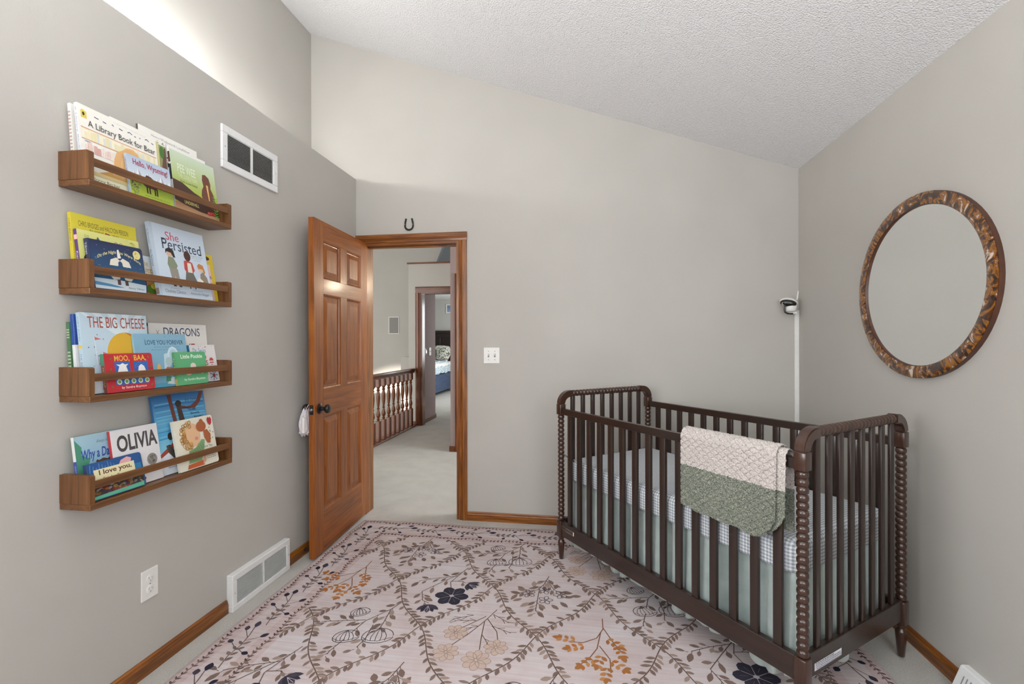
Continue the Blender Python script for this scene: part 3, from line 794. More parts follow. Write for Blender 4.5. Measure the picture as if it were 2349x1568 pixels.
# ------------------------------------------------------------------ bag on the far door knob
M['lace'] = plain('white_lace_cloth', '#d9d4da', 0.9, 0.08, 60)
bg = thing('hanging_bag', 'white frilly cloth bag hanging from the knob behind the door', 'bag', (-1.640, 2.60, 0.74))
def bagfn(u, v):
    a = 2 * math.pi * u; z = 0.0 + 0.155 * v
    fr = 1 + 0.10 * math.sin(11 * a + 5 * v) + 0.05 * math.sin(23 * a)
    r = (0.25 + 0.95 * math.sin(math.pi * min(1, (0.06 + v * 0.90))) ** 0.6 * (1 - 0.45 * v)) * fr
    return Vector((0.026 * r * math.cos(a), 0.058 * r * math.sin(a), z + 0.006 * math.sin(7 * a)))
g = MB().grid(bagfn, 72, 18, True);
g.build('pouch', M['lace'], bg, 70)
def frfn(u, v):
    a = 2 * math.pi * u; r = 1.0 + 0.16 * math.sin(16 * a) * v
    return Vector((0.024 * r * math.cos(a) * (0.8 + 0.3 * v), 0.052 * r * math.sin(a) * (0.8 + 0.3 * v), 0.05 - 0.035 * v + 0.004 * math.sin(16 * a)))
MB().grid(frfn, 96, 4, True).build('frill', M['lace'], bg, 70)
MB().box(0.012, 0.027, -0.07, -0.045, 0.02, 0.115, 0.004).build('card', M['white_sheet'], bg)
MB().tube([(0.004, -0.03, 0.13), (0.006, -0.012, 0.155), (0.008, 0.010, 0.178), (0.008, 0.030, 0.178), (0.006, 0.045, 0.15)], 0.0022, 6).build('strap', M['lace'], bg, 60)
ds = thing('spring_door_stop', 'small dark spring door stop on the baseboard behind the open door', 'door stop', (A + 0.014, 2.64, 0.035))
MB().tube([(0.0, 0, 0), (0.012, 0, 0), (0.05, 0, -0.002)], [0.009, 0.006, 0.006], 10).build('spring', M['black'], ds, 50)
MB().lathe([(0.008, 0.048), (0.009, 0.056), (0.006, 0.062)], (0, 0, -0.002), 0, 12).build('tip', M['black'], ds, 50)

# ------------------------------------------------------------------ wall shelves
SY0, SLEN, SDEP = 1.2966, 0.6226, 0.118
SZ = [1.8036, 1.4524, 1.1004, 0.7498]
sl_lab = ['topmost wooden picture-book shelf, beside the high vent', 'second wooden picture-book shelf from the top, below the topmost one', 'third wooden picture-book shelf from the top, holding the red board book', 'lowest wooden picture-book shelf, nearest the outlet']
PT, ET = 0.020, 0.017
for i, z in enumerate(SZ):
    t = thing('wall_shelf', sl_lab[i], 'shelf', mat=left_wall_frame(SY0, z), group='picture book ledges on the left wall')
    MB().box(0, SLEN, 0, PT, 0.0005, SDEP, 0.0016).build('shelf_plank', M['shelf_x'], t)
    for a in (0, SLEN - ET):
        g = MB(); poly = [(PT + 0.0003, 0.0005), (0.114, 0.0005), (0.114, SDEP - 0.008), (0.1125, SDEP - 0.004), (0.109, SDEP - 0.001), (PT + 0.0003, SDEP - 0.001)]
        g.prism(poly, 0, a, a + ET).build('end_panel', M['shelf_y'], t)
    MB().box(ET, SLEN - ET, 0.067, 0.093, SDEP - 0.0095, SDEP - 0.0025, 0.001).build('front_rail', M['shelf_x'], t)

# ------------------------------------------------------------------ spindle crib
CL, CW = 1.394, 0.705
CM = Matrix.Translation((-0.1334, 2.8055, 0)) @ Matrix.Rotation(-0.908, 4, 'Z')
crib = thing('crib', 'dark espresso wooden crib with bobbin turned posts and straight slats', 'crib', mat=CM)
foot = [(0.0105, 0.008), (0.0125, 0.010), (0.0195, 0.092), (0.0205, 0.106), (0.0185, 0.116), (0.014, 0.120), (0.013, 0.128), (0.018, 0.134), (0.018, 0.139)]
NB = 24; bz0, bz1 = 0.236, 0.861
def beads(h0, h1, nb, r, rg):
    p = []; st = (h1 - h0) / nb
    for k in range(nb):
        for q in range(7):
            f_ = q / 7; p.append((rg + (r - rg) * math.sin(math.pi * f_) ** 0.55, h0 + st * (k + f_)))
    p.append((rg, h1)); return p
hb = 0.0205
def arch(sy):
    """curved corner block between post and turned top rail"""
    g = MB(); sec = [(-0.0195, -0.019), (0.0195, -0.019), (0.0195, 0.019), (-0.0195, 0.019)]; rings = []
    path = [(0, 0.925, 0)] + [(0.062 - 0.062 * math.cos(R(a)), 0.925 + 0.0585 * math.sin(R(a)), a) for a in range(10, 91, 10)] + [(0.078, 0.9835, 90)]
    for n_, z_, a in path:
        ring = []
        for p, q in sec:
            ring.append(g.bm.verts.new((p, sy * (n_ + q * math.cos(R(a))), z_ - q * math.sin(R(a)) if False else z_ + (-q) * math.sin(R(a)))))
        rings.append(ring)
    for A_, B2 in zip(rings, rings[1:]):
        for k in range(4): g.bm.faces.new((A_[k], A_[(k + 1) % 4], B2[(k + 1) % 4], B2[k]))
    g.bm.faces.new(rings[0][::-1]); g.bm.faces.new(rings[-1])
    bmesh.ops.recalc_face_normals(g.bm, faces=g.bm.faces)
    ed = [e for e in g.bm.edges if len(e.link_faces) == 2 and e.calc_face_angle() > 1.0]
    bmesh.ops.bevel(g.bm, geom=ed, offset=0.004, segments=2, affect='EDGES')
    return g
for cx_ in (0, CL):
    for cy_, sy in ((0, 1), (CW, -1)):
        g = MB().lathe(foot, (0, 0, 0), 2, 18).box(-hb, hb, -hb, hb, 0.139, 0.236, 0.004, 2).lathe(beads(bz0, bz1, NB, 0.0195, 0.0135), (0, 0, 0), 2, 18).box(-hb, hb, -hb, hb, 0.861, 0.925, 0.004, 2)
        o = g.build('post', M['esp_bead'], crib, 50); o.location = (cx_, cy_, 0)
        o = arch(sy).build('corner_arch', M['esp_bead'], crib, 40); o.location = (cx_, cy_, 0)
    n0, n1 = 0.079, CW - 0.079
    o = MB().lathe(beads(n0, n1, 21, 0.0195, 0.0145), (0, 0, 0), 1, 18).build('turned_rail', M['esp_bead'], crib, 50); o.location = (cx_, 0, 0.9835)
    MB().box(cx_ - 0.012, cx_ + 0.012, hb, CW - hb, 0.162, 0.245, 0.002).build('end_rail', M['esp_x'], crib)
sl_e = MB().box(-0.007, 0.007, -0.0145, 0.0145, 0.243, 0.975, 0.004, 2)
first = None
for cx_ in (0, CL):
    for k in range(8):
        n_ = 0.085 + 0.0764 * k
        if first is None:
            first = sl_e.build('slat', M['esp_z'], crib, 40); o = first
        else:
            o = first.copy(); COL.objects.link(o); o.parent = crib
        o.location = (cx_, n_, 0)
sl_f = MB().box(-0.0165, 0.0165, -0.008, 0.008, 0.230, 0.866, 0.003, 2)
first = None
for cy_ in (0, CW):
    MB().box(hb, CL - hb, cy_ - 0.0125, cy_ + 0.0125, 0.864, 0.9, 0.003, 2).build('top_rail', M['esp_x'], crib)
    MB().box(hb, CL - hb, cy_ - 0.013, cy_ + 0.013, 0.150, 0.233, 0.002).build('bottom_rail', M['esp_x'], crib)
    for k in range(15):
        if first is None:
            first = sl_f.build('slat', M['esp_z'], crib, 40); o = first
        else:
            o = first.copy(); COL.objects.link(o); o.parent = crib
        o.location = (0.089 + 0.0873 * k, cy_, 0)
MB().box(0.09, CL - 0.09, 0.09, CW - 0.09, 0.468, 0.485).build('mattress_board', M['esp_x'], crib)
MB().tube([(0.012, 0.012, 0.625), (0.05, 0.03, 0.605), (0.085, 0.03, 0.60)], 0.004, 8).build('support_rod', M['black'], crib)
ar = Art(1, 1, 0.0, 0.0001)
ar.rect(0.020, 0.192, 0.060, 0.214, '#3a2c26'); ar.line([(0.022, 0.1935), (0.058, 0.1935), (0.058, 0.2125), (0.022, 0.2125), (0.022, 0.1935)], 0.0012, '#8d8178')
ar.rect(0.064, 0.190, 0.142, 0.213, '#32241d'); ar.line([(0.066, 0.1915), (0.14, 0.1915), (0.14, 0.2115), (0.066, 0.2115), (0.066, 0.1915)], 0.0016, '#b9b0a6')
ar.rect(0.134, 0.191, 0.1415, 0.2125, '#ddd8d0')
for q in range(3): ar.line([(0.075, 0.196 + q * 0.005), (0.128, 0.196 + q * 0.005)], 0.0012, '#7d7269')
o = ar.build('maker_plate', crib); o.matrix_local = Matrix(((1, 0, 0, 0), (0, 0, -1, -0.0133), (0, 1, 0, 0), (0, 0, 0, 1)))
ar = Art(1, 1, 0.0, 0.0001); ar.rect(0, 0, 0.172, 0.026, '#e4e6ee')
rr = random.Random(5)
for q in range(5):
    x = 0.006
    while x < 0.160 - (0.05 if q == 0 else 0):
        l = rr.uniform(0.004, 0.014); ar.line([(x, 0.0225 - q * 0.0046), (min(x + l, 0.166), 0.0225 - q * 0.0046)], 0.002 if q else 0.0026, '#3c4152'); x += l + 0.002
o = ar.build('warning_sticker', crib); o.matrix_local = Matrix(((0, 0, 1, CL + 0.0123), (1, 0, 0, 0.048), (0, 1, 0, 0.178), (0, 0, 0, 1)))

# gingham mattress
n = N('gingham_sheet'); tc = n.add('ShaderNodeTexCoord'); sp_ = n.add('ShaderNodeSeparateXYZ'); n.link(tc.outputs['Object'], sp_.inputs[0])
sn = n.add('ShaderNodeSeparateXYZ'); n.link(tc.outputs['Normal'], sn.inputs[0])
tot = None
for k in range(3):
    st = n.math('GREATER_THAN', n.math('FRACT', n.math('ADD', n.math('MULTIPLY', sp_.outputs[k], 1 / 0.0125), 50.25)), 0.5)
    wt = n.math('LESS_THAN', n.math('ABSOLUTE', sn.outputs[k]), 0.72)
    v_ = n.math('MULTIPLY', st, wt); tot = v_ if tot is None else n.math('ADD', tot, v_)
n.bump(n.noise(tc.outputs['Object'], 30, 3), 0.25, 0.01)
M['gingham'] = n.set(rough=0.9, spec=0.15, col=n.ramp(n.math('MULTIPLY', tot, 0.5), [(0.0, '#dcdfe0'), (0.5, '#b6bdc3'), (1.0, '#8e959f')]))
g = MB().box(0.032, CL - 0.032, 0.022, CW - 0.022, 0.486, 0.604)
ed_ = [e for e in g.bm.edges if abs(e.verts[0].co.z - e.verts[1].co.z) > 0.05]
bmesh.ops.bevel(g.bm, geom=ed_, offset=0.045, segments=5, affect='EDGES', profile=0.5)
ed_ = [e for e in g.bm.edges if sum(v.co.z for v in e.verts) > 1.19]
bmesh.ops.bevel(g.bm, geom=ed_, offset=0.036, segments=5, affect='EDGES', profile=0.5)
ed_ = [e for e in g.bm.edges if sum(v.co.z for v in e.verts) < 0.98]
bmesh.ops.bevel(g.bm, geom=ed_, offset=0.010, segments=2, affect='EDGES', profile=0.5)
mt = g.build('crib_mattress', M['gingham'], None, 70)
mt.matrix_world = CM; tag(mt, 'crib mattress in a grey blue gingham fitted sheet', 'mattress')
# ruffled skirt
n = N('sage_cotton'); v = n.coords(); f = n.noise(v, 14, 4)
n.bump(n.noise(v, 600, 2), 0.2, 0.001)
M['sage'] = n.set(rough=0.9, spec=0.15, sheen=0.2, col=n.ramp(f, [(0.3, '#9fadaa'), (0.7, '#b2bebb')]))
def skirt_fn(u, v):
    a0, a1, b0, b1 = 0.046, CL - 0.046, 0.042, CW - 0.042
    la, lb = a1 - a0, b1 - b0; per = 2 * (la + lb); s = u * per
    if s < la: p, q = (a0 + s, b0), (0, -1)
    elif s < la + lb: p, q = (a1, b0 + s - la), (1, 0)
    elif s < 2 * la + lb: p, q = (a1 - (s - la - lb), b1), (0, 1)
    else: p, q = (a0, b1 - (s - 2 * la - lb)), (-1, 0)
    drop = 1 - v
    ph = s * 78 + 3.4 * math.sin(s * 5.3) + 1.8 * math.sin(s * 13.7 + 1)
    dep = (0.018 + 0.034 * drop ** 0.5) * (0.65 + 0.35 * math.sin(ph * 0.31 + 2))
    off = 0.012 * drop + 0.004 - dep * (1 - abs(math.cos(ph * 0.5))) ** 1.6 + 0.004 * math.sin(ph * 0.8)
    hem = 0.116 - 0.022 * max(0, math.sin(s * 16 + 1.0)) ** 2 + 0.006 * math.sin(s * 31)
    return Vector((p[0] + q[0] * off, p[1] + q[1] * off, hem + (0.488 - hem) * v))
sk = MB().grid(skirt_fn, 1200, 10, True).build('crib_skirt', M['sage'], None, 80)
sk.matrix_world = CM; tag(sk, 'gathered sage green crib skirt hanging below the mattress', 'bed skirt')
sm = sk.modifiers.new('thick', 'SOLIDIFY'); sm.thickness = 0.0015

# crocheted blanket over the front rail
n = N('crochet_yarn'); tc = n.add('ShaderNodeTexCoord'); sp_ = n.add('ShaderNodeSeparateXYZ'); n.link(tc.outputs['Object'], sp_.inputs[0])
f = n.noise(tc.outputs['Object'], 260, 4, 0.7); g2 = n.noise(tc.outputs['Object'], 60, 2)
cream = n.ramp(f, [(0.34, '#978e88'), (0.5, '#c9c0bb'), (0.66, '#dfd8d3')])
green = n.ramp(f, [(0.36, '#434942'), (0.5, '#787e72'), (0.64, '#acad9c')])
edge = n.math('ADD', sp_.outputs[2], n.math('MULTIPLY', n.math('SUBTRACT', g2, 0.5), 0.012))
n.bump(f, 0.8, 0.004)
M['crochet'] = n.set(rough=0.95, spec=0.1, sheen=0.15, col=n.mix(n.math('GREATER_THAN', edge, 0.783), green, cream))
def drape(out, zt, zf, zb, t):
    """path over the rail: t in 0..1, returns (n, z, length fraction, normal)"""
    r = out; lf = zt - zf; lb = zt - zb; la = math.pi * r; tot_ = lf + la + lb; s = t * tot_
    if s < lf: return -r, zf + s, s, (-1, 0)
    if s < lf + la:
        a = (s - lf) / r; return -r * math.cos(a), zt + r * math.sin(a), s, (-math.cos(a), math.sin(a))
    return r, zt - (s - lf - la), s, (1, 0)
def shell_h(a, b):
    """staggered fan stitches with open gaps"""
    p, q = 0.036, 0.0135
    row = math.floor(b / q); y = b / q - row
    x = a / p + (0.5 if row % 2 else 0); x = (x - math.floor(x)) * 2 - 1
    d = abs(x); rim = 1 - (abs(y - (1 - d * d) * 0.9 - 0.0))
    fan = math.cos(x * math.pi * 0.5) ** 0.4
    groove = min(1, abs(y - (0.12 + 0.78 * (1 - d ** 2.2))) / 0.15)
    ribs = 0.5 + 0.5 * math.cos(x * 7 * math.pi / (0.55 + 0.6 * y))
    return groove ** 0.6 * 0.78 + 0.22 * ribs * groove
def blanket_layer(name, s0, s1, out, zt, zf, zb, nu, nv_, parent, relief, corner=True, sag=0.0):
    def fn(u, v):
        s = s0 + (s1 - s0) * u
        zfr = zf - 0.020 * min(u, 0.8) + (0.085 * max(0, (u - 0.80) / 0.20) ** 2.2 if corner else 0) + 0.003 * math.sin(u * 23)
        n_, z_, l, nn = drape(out, zt - sag * math.sin(u * math.pi), zfr, zb, v)
        h = relief * shell_h(s, l - (zt - zfr)) if relief else 0
        wob = 0.004 * math.sin(u * 9 + 2) * max(0, (zt - z_)) / 0.3
        flare = -0.012 * max(0, (u - 0.8) / 0.2) * max(0, (zt - z_)) / 0.3 if n_ < 0 else 0
        return Vector((s + 0.010 * (zt - z_) * (1 if u > 0.5 else -1) * (abs(u - 0.5) * 2) ** 3, n_ + nn[0] * h + wob + flare, z_ + nn[1] * h))
    g = MB().grid(fn, nu, nv_); bmesh.ops.recalc_face_normals(g.bm, faces=g.bm.faces)
    o = g.build(name, M['crochet'], parent, 75)
    m_ = o.modifiers.new('thick', 'SOLIDIFY'); m_.thickness = 0.004; m_.offset = -1
    return o
bl = thing('crochet_blanket', 'cream and sage crocheted baby blanket folded over the front crib rail', 'blanket', mat=CM)
blanket_layer('outer_layer', 0.917, 1.325, 0.0315, 0.898, 0.612, 0.66, 210, 260, bl, 0.0080)
blanket_layer('inner_layer', 0.925, 1.352, 0.0215, 0.899, 0.630, 0.635, 150, 200, bl, 0.0062)

# ------------------------------------------------------------------ rug with printed vines
RX0, RX1, RYN, RYF = -1.572, 1.162, -0.45, 3.212
RCX, RCY = (RX0 + RX1) / 2, (RYN + RYF) / 2
def rug_z(x, y):
    """x, y relative to the rug centre: soft ripples close to the edges"""
    ex = min(x - (RX0 - RCX), (RX1 - RCX) - x); ey = (RYF - RCY) - y
    e = max(0, 1 - min(ex, ey) / 0.10)
    return 0.0065 + 0.003 * e * math.sin(y * 7.0 + 1) * math.cos(x * 6.3)
n = N('rug_pile'); v = n.coords((1, 1, 1)); vs_ = n.coords((2.2, 60, 1))
f = n.noise(v, 3.0, 4, 0.6); g2 = n.noise(vs_, 1.0, 4, 0.6); hi = n.noise(v, 500, 2)
tc = n.add('ShaderNodeTexCoord'); sp_ = n.add('ShaderNodeSeparateXYZ'); n.link(tc.outputs['Object'], sp_.inputs[0])
ex = n.math('SUBTRACT', (RX1 - RX0) / 2, n.math('ABSOLUTE', sp_.outputs[0])); ey = n.math('SUBTRACT', (RYF - RYN) / 2, n.math('ABSOLUTE', sp_.outputs[1]))
ed = n.math('MINIMUM', ex, ey)
band = n.math('MAXIMUM', n.math('LESS_THAN', ed, 0.065), n.math('LESS_THAN', n.math('ABSOLUTE', n.math('SUBTRACT', ed, 0.215)), 0.04))
base = n.ramp(n.math('ADD', n.math('MULTIPLY', f, 0.55), n.math('MULTIPLY', g2, 0.45)), [(0.34, '#b3a2a1'), (0.5, '#c0b4b4'), (0.64, '#c7c2c5')])
pink = n.ramp(g2, [(0.35, '#ad9593'), (0.6, '#bfabaa')])
n.bump(hi, 0.3, 0.0015)
M['rug'] = n.set(rough=0.95, spec=0.1, sheen=0.15, col=n.mix(n.math('MULTIPLY', band, 0.75), base, pink))
rug = thing('area_rug', 'large blush pink rug with brown leafy diamond lattice and navy flowers', 'rug', (RCX, RCY, 0))
hx_, hy_ = (RX1 - RX0) / 2, (RYF - RYN) / 2
g = MB().grid(lambda u, v: Vector((-hx_ + 2 * hx_ * u, -hy_ + 2 * hy_ * v, rug_z(-hx_ + 2 * hx_ * u, -hy_ + 2 * hy_ * v))), 140, 180)
o = g.build('rug_pile', M['rug'], rug, 80)
m_ = o.modifiers.new('thick', 'SOLIDIFY'); m_.thickness = 0.0055; m_.offset = -1
ART = Art(1, 1, 0.0, 0.0, fn=lambda x, y, z: (x - RCX, y - RCY, rug_z(x - RCX, y - RCY) + 0.0006 + z))
BR1, BR2, BR3, NAVY, NAVY2, ORG, ORG2 = '#75635b', '#84716a', '#62524b', '#36343f', '#44404c', '#9d6a40', '#b27d4e'
rr = random.Random(11)
FX0, FX1, FYF, FYN = RX0 + 0.262, RX1 - 0.262, RYF - 0.262, RYN + 0.262
inf = lambda x, y: FX0 - 0.02 < x < FX1 + 0.02 and FYN - 0.02 < y < FYF + 0.02
def layer(z): ART.z = z
def stem(pts, w_=0.0045, col=BR3, z=0.0):
    layer(z); ART.line(pts, w_, col, lift=False)
def lf(x, y, a, l=0.045, w_=0.019, col=None, z=0.0001):
    if not (RX0 + 0.012 < x < RX1 - 0.012 and RYN + 0.012 < y < RYF - 0.012): return
    layer(z + rr.uniform(0, 0.00009)); ART.leaf(x, y, a, l * rr.uniform(0.85, 1.1), w_ * rr.uniform(0.85, 1.15), col or rr.choice((BR1, BR2, BR1, '#9a877d', '#7d6a61')))
def curve(p0, p1, bend, n_=8):
    x0_, y0_ = p0; x1_, y1_ = p1; dx, dy = x1_ - x0_, y1_ - y0_
    return [(x0_ + dx * t - dy * bend * 4 * t * (1 - t), y0_ + dy * t + dx * bend * 4 * t * (1 - t)) for t in [k / n_ for k in range(n_ + 1)]]
# lattice
PX, PY, NX0, NYR = 0.5265, 0.3875, -1.0, 2.412
def vine(p0, p1, ph):
    dx, dy = p1[0] - p0[0], p1[1] - p0[1]; l = math.hypot(dx, dy); N_ = 18; pts = []
    for k in range(N_ + 1):
        t = k / N_; o_ = 0.016 * math.sin(2 * math.pi * t + ph)
        pts.append((p0[0] + dx * t - dy / l * o_, p0[1] + dy * t + dx / l * o_))
    seg = [p for p in pts if inf(*p)]
    if len(seg) > 2: stem(seg, 0.0048, BR3, rr.uniform(0, 0.00005))
    for k in range(1, N_):
        x, y = pts[k]
        if not inf(x, y): continue
        a = math.atan2(pts[k + 1][1] - pts[k - 1][1], pts[k + 1][0] - pts[k - 1][0])
        s_ = 1 if k % 2 else -1
        near = 1 < min(k, N_ - k) < 5
        lf(x, y, a + s_ * R(48 + rr.uniform(-10, 12)), 0.046 if near else 0.04, 0.017)
        if near or k % 4 == 0: lf(x, y, a - s_ * R(50 + rr.uniform(-10, 10)), 0.044, 0.016)
for i in range(-2, 6):
    for j in range(-2, 9):
        X = NX0 + PX * i + (PX / 2 if j % 2 else 0); Y = NYR - PY * (j)
        for sx in (-1, 1):
            q0, q1 = (X, Y), (X + sx * PX / 2, Y - PY)
            if not (inf(*q0) or inf(*q1)): continue
            vine(q0, q1, 0.4 + sx)
def twig(x, y, pts, leaves, col=BR3, lcol=None, w_=0.0042):
    P = [(x + a, y + b) for a, b in pts]; stem(P, w_, col)
    for t, side, l in leaves:
        k = min(t, len(P) - 1.001); i = int(k); fr = k - i
        px, py = P[i][0] + (P[i + 1][0] - P[i][0]) * fr, P[i][1] + (P[i + 1][1] - P[i][1]) * fr
        a = math.atan2(P[i + 1][1] - P[i][1], P[i + 1][0] - P[i][0])
        st = a + side * R(42); e = (px + 0.014 * math.cos(st), py + 0.014 * math.sin(st))
        stem([(px, py), e], 0.003, col); lf(e[0], e[1], st, l, l * 0.44, lcol)
        if rr.random() < 0.75:
            st2 = a - side * R(46); qx, qy = px + 0.02 * math.cos(a), py + 0.02 * math.sin(a)
            e2 = (qx + 0.012 * math.cos(st2), qy + 0.012 * math.sin(st2)); stem([(qx, qy), e2], 0.0028, col); lf(e2[0], e2[1], st2, l * 0.8, l * 0.36, lcol)
def petals(x, y, n_, r, col, z=0.0002, a0=0.0, squash=1.0, gap=0.86):
    for k in range(n_):
        a = a0 + 2 * math.pi * k / n_; cx_, cy_ = x + 0.56 * r * math.cos(a), y + 0.56 * r * math.sin(a) * squash
        layer(z); ART.ell(cx_, cy_, 0.47 * r, 0.47 * r * math.sin(math.pi / n_) * 2 * gap * 0.62, col, 10, a, lift=False)
def cupflower(x, y, ang_, r, col):
    for k in range(-2, 3):
        a = ang_ + k * 0.42; layer(0.0002 + 0.00003 * (k + 2)); ART.leaf(x - 0.3 * r * math.cos(ang_), y - 0.3 * r * math.sin(ang_), a, 1.5 * r, 0.62 * r, col if k % 2 else NAVY2)
    layer(0.0004)
    for k in (-1, 0, 1): ART.line([(x, y), (x + r * math.cos(ang_ + k * 0.35), y + r * math.sin(ang_ + k * 0.35))], 0.002, '#b9b0b6', lift=False)
def outline_petals(x, y, n_, r, col, fill=None, a0=0.0, w_=0.0032):
    for k in range(n_):
        a = a0 + 2 * math.pi * k / n_; cx_, cy_ = x + 0.55 * r * math.cos(a), y + 0.55 * r * math.sin(a)
        if fill: layer(0.0002); ART.ell(cx_, cy_, 0.45 * r, 0.30 * r, fill, 10, a, lift=False)
        layer(0.0003); ART.step = 0; ART.ring(cx_, cy_, 0.45 * r, 0.30 * r, w_, col, 12, a)
def bulb(x, y, ang_, r):
    layer(0.0003); ART.step = 0; c = '#4a4044'
    ca, sa = math.cos(ang_), math.sin(ang_)
    P = lambda u, v: (x + r * (u * ca - v * sa), y + r * (u * sa + v * ca))
    out = [P(math.cos(t), 0.60 * math.sin(t) - (0.12 if math.sin(t) < 0 else -0.22 * math.sin(t))) for t in [2 * math.pi * k / 22 for k in range(23)]]
    ART.line(out, 0.0034, c, lift=False)
    for k in (-0.72, -0.4, -0.08, 0.26, 0.58):
        ART.line([P(0.0, 0.80), P(k * 0.7, 0.40), P(k, -0.05), P(k * 0.92, -0.50)], 0.0028, c, lift=False)
    ART.line([P(-0.95, -0.1), P(-0.5, -0.45), P(0.1, -0.52), P(0.9, -0.2)], 0.0026, c, lift=False)
def m_navy(x, y):
    twig(x, y, [(0.085, 0.20), (0.06, 0.13), (0.03, 0.03), (0.05, -0.03)], [(0.5, 1, 0.05), (0.9, -1, 0.05)])
    twig(x, y, [(0.06, 0.13), (-0.02, 0.02), (-0.09, -0.08), (-0.06, -0.16), (-0.02, -0.18)], [(0.7, 1, 0.05), (1.4, 1, 0.06), (2.1, -1, 0.055), (2.6, 1, 0.06), (3.3, -1, 0.045)])
    twig(x, y, [(0.05, 0.10), (-0.06, 0.06), (-0.14, 0.02)], [(0.3, -1, 0.05), (0.8, 1, 0.045), (1.3, -1, 0.05), (1.95, 1, 0.06)])
    twig(x, y, [(0.03, 0.04), (0.09, 0.05), (0.11, 0.035)], [(0.6, 1, 0.045), (1.2, -1, 0.04)])
    petals(x + 0.073, y - 0.10, 6, 0.085, NAVY, gap=1.25); layer(0.0006); ART.ell(x + 0.073, y - 0.10, 0.012, 0.010, '#b0a5a8', 10, 0, lift=False)
    for k in range(6): ART.line([(x + 0.073, y - 0.10), (x + 0.073 + 0.055 * math.cos(k * 1.047 + 0.52), y - 0.10 + 0.055 * math.sin(k * 1.047 + 0.52))], 0.0022, '#b3a9ad', lift=False)
    for k in range(12): ART.line([(x + 0.073 + 0.03 * math.cos(k * 0.5236), y - 0.10 + 0.03 * math.sin(k * 0.5236)), (x + 0.073 + 0.06 * math.cos(k * 0.5236), y - 0.10 + 0.06 * math.sin(k * 0.5236))], 0.0012, '#77727c', lift=False)
    cupflower(x + 0.135, y + 0.02, -0.5, 0.045, NAVY); cupflower(x - 0.015, y - 0.205, -1.4, 0.048, NAVY)
def m_bulbs(x, y):
    twig(x, y, [(0.12, 0.22), (0.08, 0.13), (0.0, 0.02), (-0.02, -0.07)], [(0.5, -1, 0.055), (0.9, 1, 0.05), (1.5, 1, 0.05), (2.1, -1, 0.05), (2.6, 1, 0.05)])
    twig(x, y, [(0.08, 0.13), (0.09, 0.02), (0.09, -0.03)], [(0.3, 1, 0.055), (0.8, 1, 0.055), (1.2, -1, 0.05), (1.6, 1, 0.045)])
    twig(x, y, [(0.0, 0.03), (-0.10, 0.01), (-0.19, -0.01)], [(0.3, 1, 0.055), (0.8, -1, 0.05), (1.2, 1, 0.055), (1.6, -1, 0.05), (2.0, 1, 0.05)])
    twig(x, y, [(-0.03, -0.12), (-0.05, -0.20), (-0.05, -0.22)], [(0.5, -1, 0.05), (0.7, 1, 0.05), (1.6, -1, 0.05)])
    twig(x, y, [(0.05, 0.0), (0.06, -0.1), (0.05, -0.16)], [(1.0, -1, 0.05), (1.9, 1, 0.05)])
    bulb(x + 0.105, y - 0.075, 0.2, 0.068); bulb(x - 0.03, y - 0.10, 0.3, 0.056); bulb(x - 0.055, y + 0.085, 0.5, 0.045)
def m_cosmos(x, y):
    FC = '#bda89d'; c = '#6d5a50'
    for pts in ([(0.06, 0.20), (0.02, 0.10), (-0.03, 0.0), (-0.08, -0.08), (-0.10, -0.12)], [(0.02, 0.10), (0.03, -0.02), (0.04, -0.10)], [(0.03, 0.12), (0.09, 0.03), (0.11, -0.05)], [(0.02, 0.14), (-0.05, 0.06), (-0.09, 0.02)]):
        stem([(x + a, y + b) for a, b in pts], 0.0042, c)
    for bx, by, an in ((0.05, 0.16, -0.6), (0.0, 0.06, 3.6), (0.06, 0.07, -0.4), (-0.02, 0.10, 3.3), (0.03, 0.0, -1.0), (-0.04, 0.14, 3.6)):
        for k in range(4):
            q = 0.03 * k; a2 = an + (0.5 if k % 2 else -0.5)
            px, py = x + bx + q * math.cos(an), y + by + q * math.sin(an)
            stem([(px, py), (px + 0.034 * math.cos(a2), py + 0.034 * math.sin(a2))], 0.0032, c)
        stem([(x + bx, y + by), (x + bx + 0.10 * math.cos(an), y + by + 0.10 * math.sin(an))], 0.0034, c)
    for fx, fy, r in ((-0.09, -0.0, 0.055), (0.04, -0.165, 0.062), (0.105, -0.075, 0.052), (-0.095, -0.135, 0.056)):
        outline_petals(x + fx, y + fy, 8, r, '#8f7a6e', FC, 0.3 * fx, 0.0018)
def m_orange(x, y):
    c = '#7a5238'
    for pts in ([(0.03, 0.20), (0.03, 0.12), (0.0, 0.05), (-0.06, 0.01), (-0.12, 0.01)], [(0.03, 0.13), (0.07, 0.03), (0.10, -0.03)], [(0.02, 0.10), (0.0, -0.02), (-0.03, -0.08), (-0.07, -0.13)], [(0.01, 0.0), (0.05, -0.08), (0.05, -0.16)]):
        stem([(x + a, y + b) for a, b in pts], 0.0045, c)
    for cx_, cy_, an in ((-0.15, 0.03, 3.0), (-0.11, -0.03, 3.5), (0.09, 0.01, -0.7), (0.10, -0.05, -1.3), (-0.06, -0.13, 3.9), (0.03, -0.19, -1.7), (0.0, -0.12, 4.4), (0.10, -0.13, -0.7)):
        for k in range(3):
            px, py = x + cx_ - 0.028 * k * math.cos(an), y + cy_ - 0.028 * k * math.sin(an)
            for s_ in (-1, 1): lf(px, py, an + s_ * R(52), 0.031, 0.018, rr.choice((ORG, ORG2, '#a8693a')))
        lf(x + cx_, y + cy_, an, 0.04, 0.022, ORG)
